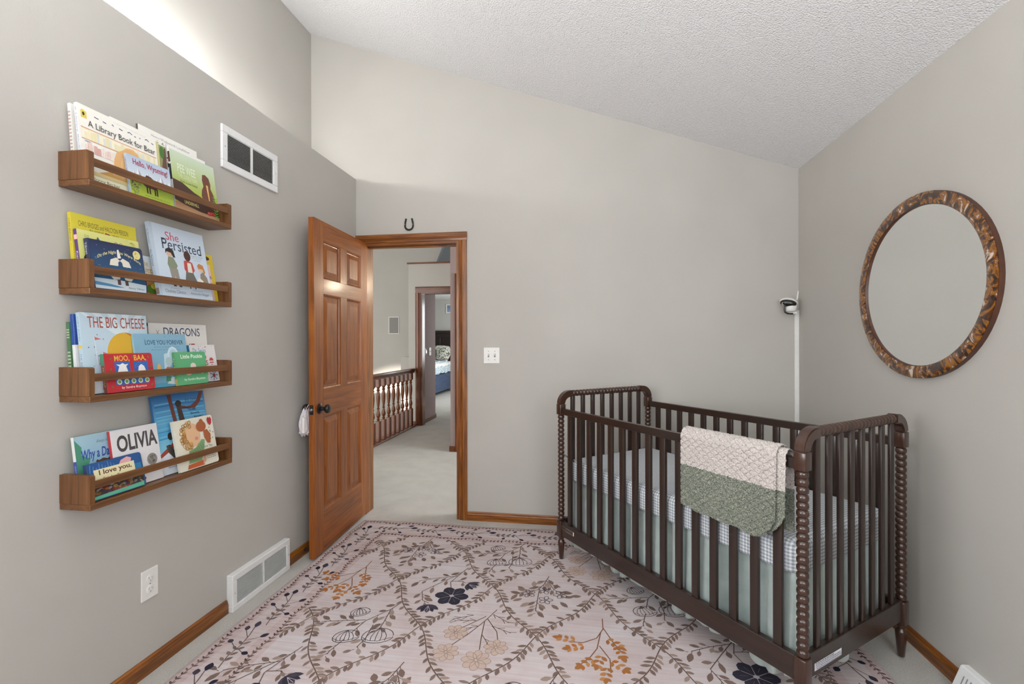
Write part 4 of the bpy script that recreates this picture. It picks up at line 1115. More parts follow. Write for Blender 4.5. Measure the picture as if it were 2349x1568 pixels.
def m_rosette(x, y):
    twig(x, y, [(0.02, 0.17), (0.0, 0.08), (-0.03, 0.02), (-0.12, -0.02)], [(0.3, 1, 0.055), (0.6, -1, 0.05), (1.1, 1, 0.055), (1.5, -1, 0.055), (2.2, 1, 0.05), (2.5, -1, 0.055), (3.0, 1, 0.06)])
    twig(x, y, [(0.01, 0.12), (0.06, 0.03), (0.13, -0.02)], [(0.4, 1, 0.05), (0.9, -1, 0.05), (1.3, 1, 0.05), (1.95, 1, 0.06)])
    twig(x, y, [(-0.02, 0.03), (-0.02, -0.08), (-0.02, -0.17)], [(1.0, -1, 0.055), (1.2, 1, 0.05), (1.7, -1, 0.055), (2.0, 1, 0.05)])
    for k in range(12): lf(x + 0.11 * math.cos(k * 0.52 + 2.6), y - 0.03 + 0.085 * math.sin(k * 0.52 + 2.6), k * 0.52 + 2.6 + rr.uniform(-0.4, 0.4), 0.055, 0.026)
    for fx, fy in ((-0.07, -0.02), (0.01, 0.02), (0.09, -0.01), (0.02, -0.07)): outline_petals(x + fx, y + fy, 5, 0.036, '#4a4048', None, fx * 9, 0.0034)
kinds = [m_orange, m_navy, m_rosette, m_bulbs, m_cosmos]
table = {(-2): [m_bulbs, m_rosette, m_bulbs, m_cosmos, m_orange, m_navy], 0: None}
for j in range(-1, 8):
    Yc = NYR - PY * j
    for i in range(-1, 6):
        odd = (j % 2 == 0)
        Xc = NX0 + PX * i + (PX / 2 if odd else 0)
        if not (FX0 - 0.02 < Xc < FX1 + 0.02 and FYN < Yc < FYF): continue
        if j == -1: fn_ = [m_cosmos, m_rosette, m_bulbs, m_cosmos, m_orange, m_navy, m_rosette][i + 1]
        elif j == 0: fn_ = [m_orange, m_navy, m_rosette, m_bulbs, m_cosmos, m_orange, m_navy][i + 1]
        elif j == 1: fn_ = [m_cosmos, m_bulbs, m_cosmos, m_orange, m_navy, m_rosette, m_bulbs][i + 1]
        elif j == 2: fn_ = [m_navy, m_rosette, m_bulbs, m_cosmos, m_orange, m_navy, m_rosette][i + 1]
        else: fn_ = kinds[(i + 2 * j) % 5]
        fn_(Xc, Yc)
# border vines
def side_pts(inset):
    a0, a1, b0, b1 = RX0 + inset, RX1 - inset, RYN + inset, RYF - inset
    return [((a0, b0), (a0, b1)), ((a0, b1), (a1, b1)), ((a1, b1), (a1, b0)), ((a1, b0), (a0, b0))]
for inset in (0.033, 0.222):
    for p0, p1 in side_pts(inset):
        l = math.hypot(p1[0] - p0[0], p1[1] - p0[1]); nn_ = int(l / 0.024)
        ux, uy = (p1[0] - p0[0]) / l, (p1[1] - p0[1]) / l; a = math.atan2(uy, ux); P = []
        for k in range(nn_ + 1):
            t = k * l / nn_; o_ = 0.006 * math.sin(k * 0.55); x, y = p0[0] + ux * t - uy * o_, p0[1] + uy * t + ux * o_
            P.append((x, y))
            for s_ in ((1, -1) if k % 5 else (1,)): lf(x, y, a + s_ * R(45 + rr.uniform(-15, 15)), 0.021, 0.0085, rr.choice((BR3, BR1, '#4a3f40')))
        stem(P, 0.0032, BR3)
for p0, p1 in side_pts(0.128):
    l = math.hypot(p1[0] - p0[0], p1[1] - p0[1]); ux, uy = (p1[0] - p0[0]) / l, (p1[1] - p0[1]) / l
    nn_ = int(l / 0.27); st_ = l / nn_
    for k in range(nn_):
        def W_(a, b): return (p0[0] + ux * (k * st_ + a) - uy * b, p0[1] + uy * (k * st_ + a) + ux * b)
        main = [W_(0.0, -0.012), W_(0.07, 0.004), W_(0.14, 0.0), W_(0.21, 0.012), W_(0.27, 0.03)]
        stem(main, 0.0042, BR3); a = math.atan2(uy, ux)
        for t in (0.04, 0.075, 0.11, 0.145):
            for s_ in (1, -1):
                x, y = W_(t, 0.0); lf(x, y, a + s_ * R(48 + rr.uniform(-10, 10)), 0.034, 0.016, rr.choice((BR1, BR2, '#6d6063')))
        for b0_, b1_ in (((0.11, 0.0), (0.15, 0.05)), ((0.17, 0.004), (0.20, -0.042)), ((0.19, 0.008), (0.235, 0.048)), ((0.12, 0.0), (0.10, -0.035))): stem([W_(*b0_), W_(*b1_)], 0.0032, BR3)
        for b0_, an, sz in (((0.15, 0.05), 1.0, 0.036), ((0.20, -0.042), -0.7, 0.04), ((0.235, 0.048), 0.4, 0.042), ((0.262, 0.024), 0.2, 0.05), ((0.10, -0.035), -1.8, 0.034)):
            x, y = W_(*b0_); lf(x, y, a + an, sz, sz * 0.62, rr.choice((NAVY, NAVY2, '#2d2b3a')), 0.0002)
ART.build('printed_pattern', rug, print_mat('rug_dye', 0.95, 0.1))

# ------------------------------------------------------------------ picture books
_pm = {}
def paper_mat(col):
    if col not in _pm: _pm[col] = plain('cover_' + col.lstrip('#'), col, 0.42, 0.015, 60)
    return _pm[col]
def book(name, label, shelf, y0, y1, H, xb, xt, th, cover, spine, art, board=False, spine_text=None, spine_cols=None):
    zp = SZ[shelf] + PT + 0.0006
    tl = math.atan2(xb - xt, H); L_ = math.hypot(H, xb - xt)
    mt_ = left_wall_frame(y0, zp + th * math.sin(tl), xb, tl)
    t = thing(name, label, 'book', mat=mt_)
    W_ = y1 - y0; c = 0.0016
    bev = 0.0006
    if board:                     # rounded outer corners
        r = 0.010; poly = [(c, 0), (W_ - r, 0)] + [(W_ - r + r * math.sin(R(a)), r - r * math.cos(R(a))) for a in (30, 60, 90)] + [(W_, L_ - r)] + [(W_ - r + r * math.cos(R(a)), L_ - r + r * math.sin(R(a))) for a in (30, 60, 90)] + [(c, L_)]
        MB().prism(poly, 2, -c, 0).build('front_cover', paper_mat(cover), t); MB().prism(poly, 2, -th, -th + c).build('back_cover', paper_mat(cover), t)
    else:
        MB().box(c, W_, 0, L_, -c, 0, bev).build('front_cover', paper_mat(cover), t); MB().box(c, W_, 0, L_, -th, -th + c, bev).build('back_cover', paper_mat(cover), t)
    MB().box(0, c, 0, L_, -th, 0, bev).build('spine', paper_mat(spine), t)
    MB().box(c, W_ - 0.003, 0.002, L_ - 0.003, -th + c, -c).build('page_block', M['paper'], t)
    a_ = Art(W_, L_, 0.00012)
    art(a_)
    if a_.v: a_.build('cover_print', t)
    if spine_text or spine_cols:
        s_ = Art(th, L_, 0.00012)
        for v0, v1, col in (spine_cols or []): s_.rect(0.02, v0, 0.98, v1, col)
        for tx, v0, v1, col in (spine_text or []):
            vs2, fs2 = text_geo(tx); s_.raw([(0.22 + 0.5 * q, v1 - (v1 - v0) * p) for p, q in vs2], fs2, col)
        o = s_.build('spine_print', t); o['kind'] = 'stuff'; o.matrix_local = Matrix(((0, 0, -1, 0), (0, 1, 0, 0), (1, 0, 0, -th), (0, 0, 0, 1)))
    return t
DK = '#2e3035'
def specks(a, n_, col, x0=0.05, x1=0.95, y0=0.05, y1=0.95, s=0.01, seed=1):
    q = random.Random(seed)
    for k in range(n_): a.ell(q.uniform(x0, x1), q.uniform(y0, y1), s * q.uniform(0.6, 1.4), s * q.uniform(0.4, 1.2), q.choice(col) if isinstance(col, list) else col, 7, q.uniform(0, 3), lift=False)
# --- top shelf
def art(a): pass
book('picture_book', 'white paperback behind the bear book at the left end of the top shelf', 0, 1.318, 1.436, 0.261, -1.652, -1.674, 0.011, '#e6e4df', '#dedcd8', art, spine_cols=[(0.200, 0.223, '#b39a96'), (0.245, 0.268, '#b39a96'), (0.290, 0.313, '#b39a96'), (0.335, 0.358, '#b39a96'), (0.380, 0.403, '#b39a96'), (0.425, 0.448, '#b39a96'), (0.470, 0.493, '#b39a96'), (0.515, 0.537, '#b39a96'), (0.560, 0.583, '#b39a96'), (0.605, 0.627, '#b39a96'), (0.650, 0.672, '#b39a96'), (0.695, 0.718, '#b39a96'), (0.740, 0.762, '#b39a96'), (0.785, 0.807, '#b39a96'), (0.830, 0.853, '#b39a96'), (0.875, 0.897, '#b39a96')])
def art(a):
    a.rect(0.0, 0.0, 1, 1, '#ebe9e1')
    for k, (x, y, w_, r) in enumerate(((0.19, 0.905, 0.05, 0), (0.29, 0.895, 0.04, 0), (0.40, 0.90, 0.02, 1), (0.49, 0.90, 0.045, 0), (0.60, 0.90, 0.06, 1), (0.69, 0.89, 0.02, 0), (0.76, 0.9, 0.015, 0), (0.84, 0.91, 0.055, 1), (0.93, 0.9, 0.03, 0))):
        a.line([(x, y), (x + w_ / 2, y + (0.012 if r else -0.006)), (x + w_, y - 0.008)], 0.0035, '#47597a')
    a.text('A NEW YORK TIMES BEST SELLER', 0.42, 0.945, 0.86, 0.958, '#c9c4bd')
    a.poly([(0.035, 0.83), (0.035, 0.92), (0.06, 0.94), (0.1, 0.92), (0.1, 0.83)], '#d9c458'); a.ell(0.065, 0.885, 0.014, 0.025, '#2e2b22', 8)
    a.rect(0.02, 0.56, 0.98, 0.70, '#efe4cf')
    q = random.Random(4); x = 0.03
    while x < 0.95:
        w_ = q.uniform(0.015, 0.05); a.rect(x, 0.57, x + w_, 0.57 + q.uniform(0.08, 0.12), q.choice(['#e8e0bc', '#ece6cf', '#e2dab0', '#ede7da', '#dcdab8', '#d3d8d6'])); x += w_ + 0.004
    a.line([(0.02, 0.705), (0.98, 0.70)], 0.003, '#d2a684'); a.line([(0.02, 0.56), (0.98, 0.555)], 0.003, '#d2a684')
    x = 0.05
    while x < 0.42:
        w_ = q.uniform(0.015, 0.045); a.rect(x, 0.40, x + w_, 0.40 + q.uniform(0.09, 0.14), q.choice(['#e8d2ca', '#ecdfd6', '#e4c6be', '#eae0d0', '#d2a69e'])); x += w_ + 0.004
    a.rect(0.05, 0.53, 0.11, 0.54, '#7d97b8')
    a.poly([(0.36, 0.20), (0.38, 0.42), (0.42, 0.54), (0.50, 0.60), (0.56, 0.66), (0.64, 0.67), (0.70, 0.64), (0.76, 0.54), (0.84, 0.38), (0.86, 0.22), (0.7, 0.16)], '#d9ab74')
    a.poly([(0.46, 0.22), (0.46, 0.42), (0.52, 0.55), (0.60, 0.50), (0.64, 0.2)], '#e2b880')
    a.poly([(0.18, 0.17), (0.35, 0.25), (0.36, 0.2), (0.85, 0.16), (0.86, 0.13), (0.3, 0.13)], '#cfa05c')
    a.rect(0.02, 0.12, 0.98, 0.165, '#dcc98f'); a.poly([(0.55, 0.1), (0.82, 0.1), (0.82, 0.17), (0.57, 0.18)], '#cfd060')
    a.rect(0.0, 0.0, 1, 0.11, '#e8e6c8')
    a.text('A Library Book for Bear', 0.10, 0.715, 0.97, 0.82, '#3b3a3a', serif=True)
    a.text('Bonny Becker', 0.10, 0.03, 0.42, 0.085, '#4c4942', serif=True); a.text('illustrated by', 0.52, 0.03, 0.72, 0.06, '#6b675c')
book('picture_book', 'cream picture book with tan shape and grey title on the top shelf', 0, 1.319, 1.608, 0.262, -1.620, -1.650, 0.012, '#e6e4dc', '#cfd2d8', art, spine_text=[('A Library Book for Bear', 0.1, 0.95, '#7f86a0')])
def art(a):
    a.rect(0, 0, 1, 1, '#e9e8e3')
    a.grad(0.72, 0.0, 1, 0.92, '#b98b6a', '#8a9a68'); a.rect(0.74, 0, 0.80, 0.94, '#6da23a'); a.rect(0.80, 0, 0.86, 0.95, '#d8d49a')
    a.poly([(0.88, 0.0), (0.9, 0.6), (0.97, 0.9), (1, 0.9), (1, 0)], '#6f5246'); a.ell(0.92, 0.82, 0.05, 0.09, '#4f7a3c', 12)
    specks(a, 14, [DK, '#4f6b38'], 0.7, 0.98, 0.92, 0.985, 0.008, 3)
book('picture_book', 'narrow book edge with green and brown tree art on the top shelf', 0, 1.441, 1.664, 0.274, -1.636, -1.664, 0.006, '#dedcd4', '#cfc9b8', art)
def art(a):
    a.rect(0, 0, 1, 1, '#ebeae4'); a.text('Henry Wadsworth Longfellow', 0.2, 0.90, 0.86, 0.95, '#8c8a86', serif=True); a.line([(0.1, 0.85), (0.95, 0.85)], 0.0012, '#9c9a94')
    for k in range(5): a.poly([(0.12 + k * 0.06, 0.86), (0.15 + k * 0.06, 0.86), (0.135 + k * 0.06, 0.835)], '#3c3c3c')
book('picture_book', 'tall white book with small grey title at the back of the top shelf', 0, 1.557, 1.832, 0.302, -1.648, -1.674, 0.009, '#e9e8e2', '#55534f', art)
def art(a):
    a.rect(0, 0, 1, 1, '#eae8e6')
    for x, y, w_, h_ in ((0.05, 0.86, 0.1, 0.08), (0.17, 0.87, 0.07, 0.06), (0.27, 0.87, 0.03, 0.06), (0.5, 0.86, 0.12, 0.06)): a.rect(x, y, x + w_, y + h_, '#7d4a6b')
    a.ell(0.8, 0.87, 0.02, 0.02, DK, 8)
book('picture_book', 'white paperback with purple squares behind the green book on the top shelf', 0, 1.673, 1.866, 0.271, -1.630, -1.6635, 0.006, '#e6e4e2', '#e8e6e4', art, spine_cols=[(0.55, 0.6, DK), (0.65, 0.72, DK), (0.78, 0.8, DK), (0.4, 0.47, DK)])
def art(a):
    a.grad(0, 0.35, 1, 1, '#a3b432', '#c6d6c0')
    a.grad(0.0, 0.0, 1, 0.16, '#c09a78', '#a97c5c')
    a.poly([(0, 0.18), (0, 0.52), (0.2, 0.50), (0.45, 0.40), (0.62, 0.36), (0.8, 0.30), (1, 0.2), (1, 0.10), (0.55, 0.10), (0.2, 0.14)], '#4a322b')
    a.poly([(0.66, 0.26), (0.62, 0.40), (0.64, 0.50), (0.69, 0.58), (0.67, 0.68), (0.69, 0.78), (0.76, 0.80), (0.84, 0.76), (0.87, 0.66), (0.86, 0.58), (0.93, 0.46), (0.95, 0.30), (0.92, 0.2)], '#6d4334')
    a.poly([(0.755, 0.62), (0.80, 0.62), (0.81, 0.36), (0.795, 0.30)], '#e0b366')
    for k in range(9): a.line([(0.93 + 0.004 * k, 0.06 + k * 0.045), (0.985, 0.085 + k * 0.045)], 0.004, '#5fae3a'); a.line([(0.93 + 0.004 * k, 0.06 + k * 0.045), (0.89, 0.09 + k * 0.045)], 0.004, '#78b848')
    a.ell(0.76, 0.12, 0.055, 0.035, '#b8322f', 14); a.ell(0.85, 0.135, 0.045, 0.03, '#c23a36', 14); specks(a, 12, '#f0e6e0', 0.72, 0.89, 0.105, 0.155, 0.006, 9)
    a.text('PEE WEE', 0.13, 0.665, 0.52, 0.80, '#e2ead8'); a.text('THE LONELY KIWI', 0.13, 0.575, 0.54, 0.645, '#d6e0b4'); a.text('finds a new friend', 0.16, 0.50, 0.54, 0.545, '#5b6a22', 0, 0.3)
    a.text('UNDERHILL', 0.20, 0.16, 0.52, 0.215, '#e6dc88', 0.01); [a.line([(0.22 + k * 0.045, 0.248), (0.25 + k * 0.045, 0.246)], 0.0028, '#cbb9a0') for k in range(6)]
book('picture_book', 'green picture book with a brown bird shape at the right end of the top shelf', 0, 1.668, 1.897, 0.252, -1.615, -1.649, 0.010, '#a9b850', '#dcdcd8', art, spine_cols=[(0.5, 0.75, DK), (0.78, 0.95, '#5a4038')])
def art(a):
    a.grad(0, 0.45, 1, 1, '#d3dde6', '#a9bcd2')
    q = random.Random(8)
    for k in range(9):
        x = 0.12 + k * 0.105; h_ = q.uniform(0.14, 0.30); a.poly([(x - 0.09, 0.44), (x, 0.44 + h_), (x + 0.1, 0.44)], '#e9ebee'); a.poly([(x, 0.44 + h_), (x + 0.1, 0.44), (x + 0.03, 0.44), (x + 0.015, 0.52)], '#9aa3ad')
    a.grad(0, 0, 1, 0.46, '#a9bc3e', '#93ad48'); specks(a, 70, ['#7d9a34', '#c6cf58', '#6a8c3a'], 0.2, 0.98, 0.02, 0.42, 0.012, 5)
    specks(a, 60, ['#7a6a9c', '#e8e4ea', '#5d7a58', '#a0506a'], 0.03, 0.22, 0.05, 0.5, 0.02, 6)
    a.poly([(0.30, 0.34), (0.33, 0.50), (0.40, 0.62), (0.50, 0.60), (0.60, 0.52), (0.63, 0.40), (0.60, 0.30), (0.36, 0.30)], '#5f4032')
    for x in (0.36, 0.42, 0.54, 0.59): a.rect(x, 0.15, x + 0.035, 0.34, '#4b3226')
    a.text('Hello, Wyoming!', 0.12, 0.74, 0.93, 0.93, '#a8324f', 0.012, serif=True); a.text('written by Martha Day Zschock', 0.30, 0.06, 0.9, 0.10, '#4c5a28')
book('board_book', 'small light blue book with red title and snowy mountains on the top shelf', 0, 1.462, 1.641, 0.149, -1.598, -1.621, 0.010, '#b9c8d8', '#a8bcd4', art, spine_text=[('HELLO WYOMING', 0.25, 0.9, '#8a4a64')])
# --- second shelf
def art(a):
    a.rect(0, 0, 1, 1, '#cfc23e'); a.text('CHRIS BRIDGES and HALCYON PERSON', 0.10, 0.84, 0.86, 0.91, '#45412c'); a.text('An original', 0.25, 0.78, 0.46, 0.825, '#4c4830'); a.text('story', 0.60, 0.77, 0.70, 0.815, '#4c4830')
    a.ell(0.52, 0.79, 0.05, 0.022, '#5a2f3c', 12); a.ell(0.5, 0.80, 0.02, 0.02, '#b4452f', 10)
    a.text('DADDY', 0.18, 0.50, 0.52, 0.745, '#3b2c4e', 0.05); a.text('and', 0.55, 0.5, 0.68, 0.70, '#3b2c4e', 0.04)
book('picture_book', 'tall yellow picture book at the back left of the second shelf', 1, 1.316, 1.545, 0.252, -1.648, -1.672, 0.013, '#cdc03c', '#c9b838', art, spine_text=[('CHRIS BRIDGES', 0.62, 0.92, '#6a6028')])
def art(a):
    a.grad(0, 0, 1, 1, '#c4c768', '#d3d384'); specks(a, 40, ['#b9be5e', '#dcdca0', '#c9c46a'], 0.1, 0.95, 0.1, 0.97, 0.03, 2)
    a.poly([(0.24, 0.6), (0.28, 0.86), (0.31, 0.93), (0.38, 0.80), (0.42, 0.6)], '#4a586e'); a.poly([(0.28, 0.7), (0.305, 0.86), (0.36, 0.7)], '#9fb0be'); a.poly([(0.44, 0.7), (0.52, 0.86), (0.54, 0.7)], '#4a586e')
    a.ell(0.13, 0.35, 0.09, 0.26, '#2d3446', 16)
    for x in (0.60, 0.68): a.ring(x, 0.86, 0.03, 0.035, 0.002, '#9a6a8c', 12)
    for x in (0.12, 0.16): a.ring(x, 0.90, 0.012, 0.02, 0.0012, '#7f8060', 8)
book('board_book', 'pale yellow board book with purple spine on the second shelf', 1, 1.317, 1.535, 0.196, -1.622, -1.650, 0.013, '#cfd078', '#5a3a72', art, True, spine_text=[('Kiss The Cat', 0.15, 0.62, '#e6dff0')], spine_cols=[(0.82, 0.9, '#e6b4a8')])
def art(a):
    a.raw([(0.03, 0), (1 - 0.02, 0), (1 - 0.02, 0.98), (0.03, 1), (0.03, 0.2), (0.98, 0.2)], [(4, 5, 2, 3)], ['#2a5a80', '#2a5a80', '#242a4c', '#242a4c', '#2a5a80', '#2a5a80'])
    a.poly([(0.03, 0.01), (0.96, 0.01), (0.98, 0.18), (0.5, 0.22), (0.03, 0.22)], '#c3d1da'); a.poly([(0.03, 0.08), (0.4, 0.06), (0.55, 0.07), (0.3, 0.12), (0.03, 0.15)], '#4a86ae')
    specks(a, 50, ['#8fa8c4', '#cfd9b0', '#5f86a8'], 0.06, 0.95, 0.28, 0.95, 0.006, 13)
    a.ell(0.875, 0.83, 0.075, 0.095, '#ddd08a', 20); specks(a, 8, '#c9b870', 0.83, 0.92, 0.77, 0.89, 0.012, 4)
    for s_ in (-1, 1):
        a.poly([(0.53, 0.64), (0.53 + s_ * 0.06, 0.70), (0.53 + s_ * 0.17, 0.64), (0.53 + s_ * 0.20, 0.52), (0.53 + s_ * 0.05, 0.52)], '#d8d2c4')
        a.poly([(0.53 + s_ * 0.02, 0.36), (0.53 + s_ * 0.16, 0.40), (0.53 + s_ * 0.22, 0.30), (0.53 + s_ * 0.16, 0.22), (0.53 + s_ * 0.05, 0.24)], '#cdc8bd'); a.rect(0.53 + s_ * 0.07 - 0.03, 0.12, 0.53 + s_ * 0.07 + 0.03, 0.23, '#5f4a44')
    a.poly([(0.49, 0.68), (0.50, 0.86), (0.53, 0.88), (0.56, 0.70)], '#e3e0da'); a.ell(0.53, 0.57, 0.04, 0.06, '#2c4f74', 14)
    a.text('On the Night You Were Born', 0.13, 0.60, 0.93, 0.685, '#dfd79c', 0.008, 0.25, 0.16)
    a.text('Nancy Tillman', 0.62, 0.045, 0.93, 0.10, '#5a6470', 0, 0.3)
book('board_book', 'dark blue board book with a moon on its cover on the second shelf', 1, 1.332, 1.528, 0.167, -1.599, -1.628, 0.014, '#28345a', '#20294a', art, True, spine_text=[('Tillman', 0.68, 0.92, '#c3c9d8')], spine_cols=[])
def art(a):
    a.grad(0, 0.3, 1, 1, '#d8c9a0', '#c9d6de'); a.text('The', 0.12, 0.74, 0.4, 0.88, '#b08a4c', serif=True); a.text('Little', 0.12, 0.58, 0.75, 0.71, '#b08a4c', serif=True)
    a.ell(0.35, 0.42, 0.35, 0.12, '#a08a5c', 16); a.rect(0.0, 0.0, 1, 0.32, '#c9672f'); a.ell(0.45, 0.16, 0.25, 0.12, '#4f7a2c', 14); a.ell(0.62, 0.24, 0.2, 0.08, '#c9b23c', 14); a.ell(0.1, 0.22, 0.12, 0.1, '#c2402c', 12)
book('picture_book', 'small book with orange spine between the dark blue and pale blue books', 1, 1.540, 1.640, 0.151, -1.640, -1.660, 0.012, '#d3cdb8', '#a86a34', art, spine_cols=[(0.0, 0.12, '#cfd3d2'), (0.85, 1.0, '#cdc8b8'), (0.55, 0.6, '#6a7a5c')])
def art(a):
    a.rect(0, 0, 1, 1, '#c3d4e0')
book('picture_book', 'pale blue paperback just behind the large pale blue book', 1, 1.645, 1.868, 0.262, -1.654, -1.681, 0.007, '#c3d4e0', '#b4c4d0', art)
def art(a):
    a.rect(0.0, 0.0, 1, 1, '#c2d0de'); a.rect(0.0, 0.0, 0.05, 1, '#b4c3d2')
    a.text('She', 0.26, 0.80, 0.50, 0.915, '#c04a62', serif=True); a.text('Persisted', 0.17, 0.665, 0.92, 0.815, '#2c3a4e', serif=True)
    a.text('13 American Women', 0.66, 0.63, 0.93, 0.65, '#6a7684'); a.text('Who Changed', 0.70, 0.60, 0.9, 0.618, '#7c8896'); a.text('the World', 0.74, 0.57, 0.87, 0.588, '#7c8896')
    # three plain figures
    a.poly([(0.22, 0.45), (0.25, 0.56), (0.34, 0.56), (0.40, 0.45), (0.36, 0.38), (0.25, 0.38)], '#7f8a72'); a.poly([(0.24, 0.40), (0.27, 0.17), (0.32, 0.17), (0.32, 0.30), (0.36, 0.17), (0.41, 0.17), (0.39, 0.40)], '#8f8a82')
    a.ell(0.28, 0.60, 0.05, 0.042, '#cda58e', 14); a.poly([(0.21, 0.60), (0.22, 0.66), (0.28, 0.69), (0.36, 0.66), (0.38, 0.56), (0.34, 0.56), (0.31, 0.62), (0.24, 0.63)], '#2b2a28')
    a.rect(0.27, 0.145, 0.32, 0.17, '#4c4640'); a.rect(0.37, 0.145, 0.42, 0.17, '#4c4640')
    a.poly([(0.52, 0.42), (0.53, 0.54), (0.60, 0.56), (0.69, 0.53), (0.72, 0.42), (0.66, 0.36), (0.56, 0.36)], '#b54a48'); a.poly([(0.58, 0.38), (0.59, 0.52), (0.66, 0.52), (0.67, 0.38)], '#dcd5c6'); a.poly([(0.54, 0.38), (0.50, 0.22), (0.76, 0.20), (0.68, 0.38)], '#66655f')
    a.ell(0.61, 0.62, 0.065, 0.075, '#4a3026', 16); a.rect(0.57, 0.14, 0.59, 0.21, '#4a3a34'); a.rect(0.67, 0.14, 0.69, 0.21, '#4a3a34')
    a.poly([(0.80, 0.24), (0.82, 0.38), (0.88, 0.42), (0.95, 0.34), (0.97, 0.24)], '#8a7f70'); a.ell(0.84, 0.46, 0.05, 0.05, '#d9b49a', 14); a.poly([(0.78, 0.50), (0.82, 0.54), (0.90, 0.52), (0.93, 0.42), (0.90, 0.38), (0.88, 0.46), (0.80, 0.46)], '#b57a44'); a.poly([(0.72, 0.24), (0.78, 0.33), (0.86, 0.28), (0.84, 0.22)], '#e2e0da')
    a.text('Written by', 0.2, 0.105, 0.38, 0.125, '#7d8894'); a.text('Chelsea Clinton', 0.1, 0.05, 0.47, 0.095, '#6f7c8a', serif=True); a.text('Illustrated by', 0.62, 0.105, 0.8, 0.125, '#7d8894'); a.text('Alexandra Boiger', 0.56, 0.045, 0.93, 0.092, '#6f7c8a', serif=True)
book('picture_book', 'large pale blue picture book with red and navy title on the second shelf', 1, 1.578, 1.838, 0.285, -1.600, -1.653, 0.016, '#c2d0de', '#b3c1d0', art, spine_text=[('She Persisted', 0.4, 0.62, '#33415a'), ('Clinton', 0.7, 0.9, '#6f7c8a')], spine_cols=[(0.02, 0.10, '#8b7f78')])
def art(a):
    a.rect(0, 0, 1, 1, '#cdb42e'); a.poly([(0.3, 0.0), (0.88, 0.0), (0.86, 0.78), (0.4, 0.80)], '#dcbcc2'); a.ell(0.74, 0.87, 0.11, 0.045, '#caa792', 14); a.ell(0.74, 0.91, 0.15, 0.045, '#2f2826', 14); specks(a, 12, ['#a07f98', '#c98f92'], 0.62, 0.86, 0.1, 0.7, 0.03, 3)
book('picture_book', 'yellow edged pink book leaning at the right end of the second shelf', 1, 1.742, 1.900, 0.211, -1.625, -1.6605, 0.008, '#cdb42e', '#cdb42e', art)
# --- third shelf
def art(a): a.rect(0, 0, 1, 1, '#4d7a52')
book('picture_book', 'dark green book with white spine lettering at the left of the third shelf', 2, 1.316, 1.5, 0.241, -1.662, -1.678, 0.012, '#4a7450', '#47704e', art, spine_cols=[(0.100, 0.124, '#a9b89c'), (0.147, 0.171, '#a9b89c'), (0.195, 0.218, '#a9b89c'), (0.242, 0.265, '#a9b89c'), (0.289, 0.313, '#a9b89c'), (0.336, 0.360, '#a9b89c'), (0.384, 0.407, '#a9b89c'), (0.431, 0.455, '#a9b89c'), (0.478, 0.502, '#a9b89c'), (0.525, 0.549, '#a9b89c'), (0.573, 0.596, '#a9b89c'), (0.780, 0.797, '#a9b89c'), (0.815, 0.833, '#a9b89c'), (0.850, 0.868, '#a9b89c'), (0.885, 0.902, '#a9b89c')])
def art(a): a.rect(0, 0, 1, 0.62, '#d9dbdc'); a.rect(0, 0.62, 1, 1, '#2c4f9a')
book('picture_book', 'blue and white book behind the light blue book on the third shelf', 2, 1.317, 1.5, 0.267, -1.642, -1.664, 0.012, '#d9dbdc', '#d5d8da', art, spine_cols=[(0.62, 1.0, '#294b92'), (0.08, 0.16, '#2b2b2b')])
def art(a):
    a.rect(0, 0, 1, 1, '#b9cfdc')
    for k in range(7): a.poly([(0.05 + k * 0.14, 0), (0.10 + k * 0.14, 0), (0.6, 0.72), (0.56, 0.72)], '#c6d8e2')
    for k in range(5): a.poly([(max(0, k * 0.22 - 0.05), 1), (k * 0.22 + 0.06, 1), (0.6, 0.7), (0.55, 0.7)], '#cfdfe6')
    for x, y in ((0.17, 0.66), (0.27, 0.47)): a.poly([(x, y), (x, y + 0.045), (x + 0.10, y + 0.012)], '#c9746c'); a.line([(x, y + 0.04), (x + 0.02, y - 0.3)], 0.002, '#dfe9ee')
    specks(a, 26, ['#5c6a74', '#8fa4b0', '#b08a9a'], 0.08, 0.97, 0.3, 0.95, 0.010, 7)
    a.ell(0.61, 0.49, 0.27, 0.27, '#d3a936', 28); a.poly([(0.62, 0.765), (0.76, 0.74), (0.88, 0.64), (0.90, 0.52), (0.80, 0.67)], '#bf7430')
    a.rect(0.0, 0.0, 0.05, 0.2, '#9cb83a'); a.rect(0.1, 0.01, 0.45, 0.2, '#dbe3e6'); a.text('JOHN', 0.22, 0.045, 0.46, 0.095, '#3a5a80'); a.text('The', 0.28, 0.12, 0.36, 0.145, '#3a5a80')
    a.text('THE BIG CHEESE', 0.10, 0.815, 0.96, 0.955, '#a84a38')
book('picture_book', 'light blue picture book with red title and a yellow round shape on the third shelf', 2, 1.322, 1.562, 0.273, -1.617, -1.647, 0.014, '#b9cfdc', '#a9c0ce', art, spine_text=[('THE BIG CHEESE', 0.15, 0.5, '#7f6f8a'), ('JORY JOHN', 0.65, 0.95, '#6a8fae')], spine_cols=[(0.56, 0.6, '#d0b24c')])
def art(a):
    a.rect(0, 0, 1, 1, '#dedcd8'); a.text('#1 New York Times Bestseller', 0.36, 0.955, 0.72, 0.972, '#b6b2aa'); a.text('DRAGONS', 0.235, 0.795, 0.87, 0.935, '#2e4468', 0.004); a.text('LOVE', 0.36, 0.52, 0.76, 0.67, '#a8403a', 0.004); a.text('TACOS', 0.25, 0.25, 0.78, 0.42, '#a8403a')
    for x, y in ((0.14, 0.85), (0.86, 0.52)): a.line([(x - 0.025, y + 0.04), (x + 0.025, y - 0.04)], 0.0016, '#5a5650'); a.line([(x - 0.025, y - 0.04), (x + 0.025, y + 0.04)], 0.0016, '#5a5650')
